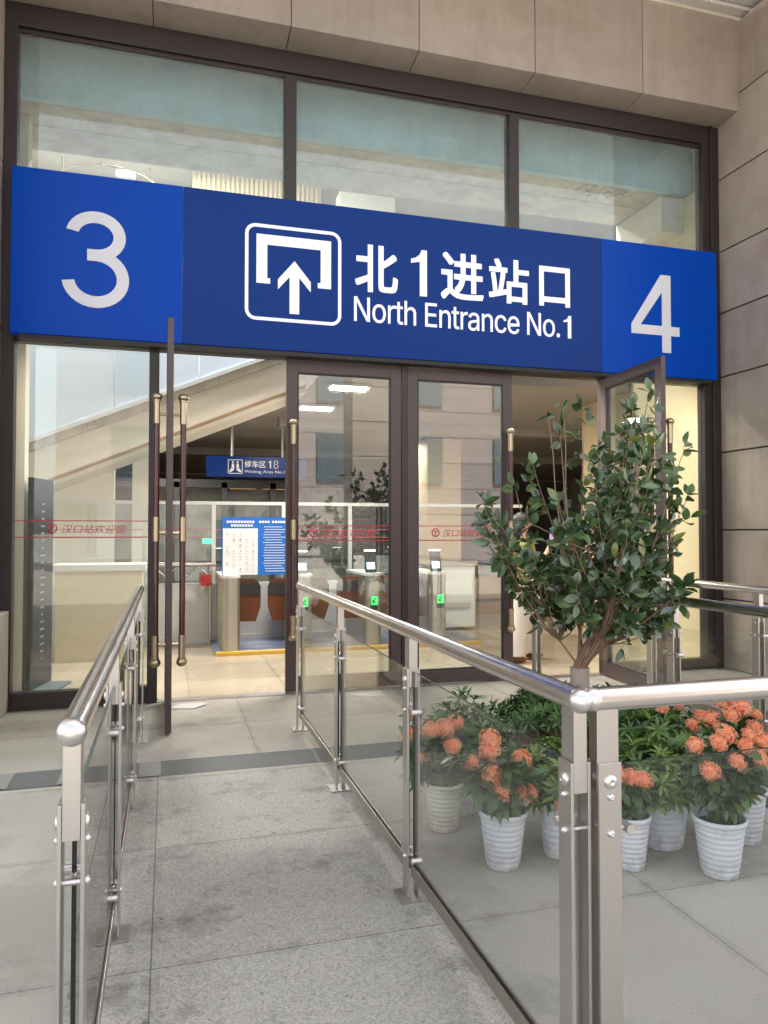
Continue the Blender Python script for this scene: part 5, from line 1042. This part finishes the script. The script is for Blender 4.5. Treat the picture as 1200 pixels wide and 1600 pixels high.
for x, z, lab in ((0.72, 1.32, 'green exit light beyond the open left door'), (-1.72, 1.35, 'green exit light at the far left behind the banner stand')):
    m = MB(); m.box(x - 0.11, x + 0.11, 13.9, 13.95, z - 0.05, z + 0.05)
    tag(m.build('exit_light', pm("exit_green", (0.0, 0.25, 0.08), 0.4, emit=((0.03, 0.75, 0.25), 0.9)), bevel=0.01), lab, 'exit light')
dw = thing('shop_front', (0, 14.0, 0), 'dim glazed shop front with dark posts behind the partition', 'shop front')
m = MB()
for x in (-2.4, -1.1, 0.15, 1.0, 1.9, 2.6, 3.4): m.box(x - 0.05, x + 0.05, 14.0, 14.1, 0, 2.4)
m.box(-2.5, 3.5, 14.0, 14.1, 2.3, 2.45); m.box(-2.5, 3.5, 14.02, 14.08, 0.9, 0.96)
m.build('frame', M_DARK, dw)
m = MB(); m.box(-2.4, 3.4, 14.3, 14.35, 0.0, 2.3); m.build('display_wall', pm("dim_display", (0.16, 0.17, 0.16), 0.5, var=0.9, vscale=2.5), dw)
wc = thing('wooden_counter', (5.4, 12.5, 0), 'low wooden counter deep in the hall behind the person', 'counter')
m = MB(); m.box(4.6, 8.0, 12.4, 13.2, 0.0, 0.75); m.build('counter_body', pm("brown_counter", (0.28, 0.16, 0.08), 0.5, var=0.3, vscale=3), wc)
m = MB(); m.box(4.55, 8.05, 12.3, 13.25, 0.75, 0.80); m.box(4.6, 8.0, 12.37, 12.4, 0.25, 0.29); m.build('counter_top', M_DARK, wc)
# white box cabinet right of the gates
sc_ = thing('bag_scanner', (4.1, 10.9, 0), 'white and grey security scanner cabinet right of the ticket gates', 'scanner')
m = MB(); m.box(3.62, 4.5, 10.5, 11.6, 0.05, 0.98); m.build('scanner_body', M_HWHITE, sc_, bevel=0.02)
m = MB(); m.box(3.6, 4.52, 10.46, 10.5, 0.98, 1.05); m.box(3.75, 4.4, 10.47, 10.499, 0.35, 0.42); m.build('trim', M_STEEL, sc_)
# ceiling lamps
def hall_lamp(x, y, z, power, label):
    r = thing('ceiling_lamp', (x, y, z), label, 'ceiling lamp', 'lamps in the station hall')
    m = MB(); m.box(x - 0.26, x + 0.26, y - 0.14, y + 0.14, z - 0.03, z); m.build('lamp_housing', M_HWHITE, r)
    m = MB()
    for s in (-0.07, 0.07): m.tube([(x - 0.23, y + s, z - 0.045), (x + 0.23, y + s, z - 0.045)], 0.014, 10)
    m.build('lamp_tube', M_LAMP, r)
    area_light(r, (x, y, z - 0.07), 0.5, 0.3, power)
hall_lamp(2.05, 10.55, 3.31, 20, 'twin tube lamp on the ceiling, lower of the two in the closed door')
hall_lamp(2.15, 8.95, 3.31, 26, 'twin tube lamp on the ceiling, higher of the two in the closed door')
hall_lamp(7.2, 9.2, 3.31, 34, 'added twin tube lamp on the ceiling far right in the hall')  # this lamp and the next two are added to light the hall
hall_lamp(4.6, 14.5, 3.31, 18.2, 'added twin tube lamp deep in the hall behind the tree')
hall_lamp(-0.2, 13.0, 3.31, 26, 'added twin tube lamp deep in the hall behind the escalator')
def high_fill(x, y, z, sx, sy, power, label, col):  # unseen floodlights added under the roof to brighten the hall
    r = thing('fill_floodlight', (x, y, z), label, 'floodlight', 'added fill lights under the hall roof')
    m = MB(); m.box(x - sx / 2, x + sx / 2, y - sy / 2, y + sy / 2, z - 0.02, z + 0.06); m.build('lamp_housing', M_HWHITE, r)
    m = MB(); m.box(x - sx / 2 + .03, x + sx / 2 - .03, y - sy / 2 + .03, y + sy / 2 - .03, z - 0.03, z - 0.021); m.build('lamp_face', M_LAMP, r)
    area_light(r, (x, y, z - 0.05), sx * .9, sy * .9, power, col)
high_fill(-0.3, 8.7, 7.6, 1.6, 0.4, 100, 'added unseen floodlight high under the roof left of the bulkhead', (0.90, 0.95, 1.0))
high_fill(3.4, 9.2, 7.6, 1.6, 0.4, 110, 'added unseen floodlight high under the roof right of the bulkhead', (1, 0.97, 0.92))
high_fill(0.0, 13.5, 9.1, 2.0, 0.6, 260, 'added unseen floodlight high over the middle of the hall', (1, 0.97, 0.92))
# added fill light: unseen strip lamps on the inner side of the door head
for x0_, x1_, lab, pw in ((0.1, 1.9, 'long added strip lamp unseen inside the door head above the left doors', 10), (2.5, 4.2, 'long added strip lamp unseen inside the door head above the right doors', 14), (4.5, 5.1, 'short added strip lamp unseen inside the door head above the right window', 8), (-1.1, -0.3, 'short added strip lamp unseen inside the door head above the left window', 3)):
    r = thing('fill_strip_lamp', ((x0_ + x1_) / 2, 7.0, 3.2), lab, 'strip lamp', 'added fill strips inside the door head')
    m = MB(); m.box(x0_, x1_, 6.95, 7.03, 3.20, 3.235); m.build('lamp_housing', M_HWHITE, r)
    m = MB(); m.box(x0_ + .02, x1_ - .02, 6.96, 7.02, 3.192, 3.199); m.build('lamp_face', M_LAMP, r)
    area_light(r, ((x0_ + x1_) / 2, 6.99, 3.185), (x1_ - x0_) * 0.95, 0.05, pw * 0.8, (1.0, 0.90, 0.75))

# ------------------------------------------------------------------ person walking inside
def person():
    P0 = Vector((3.93, 7.85, 0.007))
    root = thing('person', P0, 'person in olive top and wide white trousers walking inside behind the tree', 'person')
    def W(x, y, z): return P0 + Vector((x, y, z))
    M_SKIN = pm("skin", (0.55, 0.36, 0.27), 0.55, var=0.06)
    me = bpy.data.meshes.new('body'); V = []; E = []; RD = []
    def vt(x, y, z, r, par=None):
        V.append((x, y, z)); RD.append(r)
        if par is not None: E.append((par, len(V) - 1))
        return len(V) - 1
    pel = vt(0, 0, 0.90, 0.13); wa = vt(0.01, 0, 1.05, 0.105, pel); ch = vt(0.01, 0, 1.24, 0.125, wa); nk0 = vt(0.0, 0, 1.38, 0.07, ch); nk = vt(0.01, 0, 1.45, 0.045, nk0)
    h0 = vt(0.03, 0, 1.52, 0.07, nk); h1 = vt(0.03, 0, 1.60, 0.085, h0); vt(0.02, 0, 1.66, 0.06, h1)
    for s, fx in ((1, 0.16), (-1, -0.14)):
        hp_ = vt(0, s * 0.085, 0.86, 0.085, pel); kn = vt(fx * 0.55 + 0.03, s * 0.09, 0.48, 0.055, hp_); an_ = vt(fx, s * 0.09, 0.09, 0.037, kn); vt(fx + 0.13, s * 0.1, 0.03, 0.032, an_)
        sh = vt(0.0, s * 0.17, 1.33, 0.055, ch)
        if s < 0:
            el = vt(0.05, s * 0.23, 1.08, 0.04, sh); wr = vt(0.22, s * 0.20, 1.24, 0.026, el); pa = vt(0.27, s * 0.19, 1.31, 0.03, wr); fd = Vector((0.35, 0, 0.9))
        else:
            el = vt(-0.06, s * 0.22, 1.07, 0.04, sh); wr = vt(0.02, s * 0.24, 0.86, 0.026, el); pa = vt(0.04, s * 0.24, 0.79, 0.03, wr); fd = Vector((0.25, 0, -0.95))
        pv = Vector(V[pa])
        for k_, (off, ln) in enumerate(((-0.026, 0.066), (-0.009, 0.075), (0.009, 0.07), (0.026, 0.055))):
            side = Vector((fd.z, 0, -fd.x)).normalized()
            a = pv + side * off + fd.normalized() * 0.035; i1 = vt(*a, 0.0095, pa); b = a + fd.normalized() * ln * 0.5; i2 = vt(*b, 0.0085, i1); c = b + fd.normalized() * ln * 0.5 + Vector((0.012, 0, 0)); vt(*c, 0.0075, i2)
        side = Vector((fd.z, 0, -fd.x)).normalized(); a = pv + side * 0.035 - fd.normalized() * 0.01; i1 = vt(*a, 0.011, pa); vt(*(a + side * 0.025 + fd.normalized() * 0.035), 0.0085, i1)
    me.from_pydata(V, E, []); body = bpy.data.objects.new('body', me); scene.collection.objects.link(body); body.parent = root
    sk = body.modifiers.new('skin', 'SKIN')
    for i, r in enumerate(RD): me.skin_vertices[0].data[i].radius = (r, r)
    me.skin_vertices[0].data[0].use_root = True
    sb = body.modifiers.new('sub', 'SUBSURF'); sb.levels = 1; sb.render_levels = 2
    bpy.context.view_layer.update()
    ev = body.evaluated_get(bpy.context.evaluated_depsgraph_get()); nm = bpy.data.meshes.new_from_object(ev)
    body.modifiers.clear(); body.data = nm; nm.materials.clear(); nm.materials.append(M_SKIN)
    for p_ in nm.polygons: p_.use_smooth = True; p_.material_index = 0
    def loft(name, rings, mat, n=20):
        m = MB(); vs = []; fs = []
        for (c, rx, ry) in rings:
            for k_ in range(n):
                a = 2 * math.pi * k_ / n; f = 1 + 0.035 * math.sin(5 * a + c[2] * 9); vs.append(W(c[0] + rx * f * math.cos(a), c[1] + ry * f * math.sin(a), c[2]))
        for i in range(len(rings) - 1):
            for k_ in range(n): fs.append((i * n + k_, i * n + (k_ + 1) % n, (i + 1) * n + (k_ + 1) % n, (i + 1) * n + k_))
        m.add(vs, fs, 0, 0.0, True); return m.build(name, mat, root, recalc=False)
    olive = pm("olive_cloth", (0.20, 0.18, 0.055), 0.85, var=0.15); white = pm("white_cloth", (0.66, 0.60, 0.54), 0.85, var=0.06)
    loft('top', [((0, 0, 0.72), .17, .215), ((0, 0, 0.86), .165, .205), ((0.01, 0, 1.05), .145, .18), ((0.01, 0, 1.22), .155, .20), ((0, 0, 1.33), .125, .20), ((0, 0, 1.385), .08, .12), ((0.01, 0, 1.42), .055, .06)], olive)
    m = MB()
    for s, pts in ((-1, [(0.0, -.17, 1.34), (0.03, -.21, 1.2), (0.05, -.235, 1.06)]), (1, [(0, .17, 1.34), (-.04, .21, 1.2), (-.06, .225, 1.05)])): m.tube([W(*q) for q in pts], [.075, .068, .062], 14)
    m.build('sleeves', olive, root)
    for s, fx in ((1, 0.16), (-1, -0.14)):
        loft('trouser_leg', [((0.0, s * 0.085, 0.90), .135, .115), ((fx * .25 + .01, s * .088, 0.72), .12, .11), ((fx * .55 + .02, s * .09, 0.48), .115, .105), ((fx * .85, s * .09, 0.22), .125, .11), ((fx, s * .09, 0.085), .135, .12)], white)
        m = MB(); m.ball(W(fx + 0.06, s * 0.095, 0.035), 0.05, sc=(2.3, 0.85, 0.7)); m.build('shoe', pm("brown_shoe", (0.22, 0.09, 0.04), 0.5), root)
    hair = pm("black_hair", (0.012, 0.010, 0.010), 0.45)
    m = MB(); m.ball(W(0.0, 0, 1.61), 0.108, 18, 12, (0.95, 0.86, 1.0)); m.tube([W(-.05, 0, 1.58), W(-.085, 0, 1.42), W(-.10, 0, 1.24)], [.085, .075, .03], 12); m.build('hair', hair, root)
    m = MB(); m.ball(W(0.125, 0, 1.575), 0.014, sc=(1, .8, 1.3)); m.build('nose', M_SKIN, root)
    m = MB(); [m.ball(W(0.105, s * .032, 1.595), 0.010, sc=(.6, 1.2, .7)) for s in (-1, 1)]; m.build('eyes', hair, root)
    m = MB(); m.ball(W(0.11, 0, 1.53), 0.012, sc=(.5, 1.6, .5)); m.build('mouth', pm("lips", (0.4, 0.15, 0.13), 0.5), root)
    m = MB(); [m.ball(W(0.02, s * .088, 1.575), 0.022, sc=(.6, .35, 1.2)) for s in (-1, 1)]; m.build('ears', M_SKIN, root)
    ph = MB(); ph.box(P0.x + .285, P0.x + .30, P0.y - .24, P0.y - .16, 1.32, 1.48)
    tag(ph.build('phone', pm("lilac_case", (0.5, 0.38, 0.6), 0.4), bevel=0.004), 'lilac phone held up by the person inside', 'phone')
person()
print("verts", sum(len(o.data.vertices) for o in scene.objects if o.type == 'MESH'))
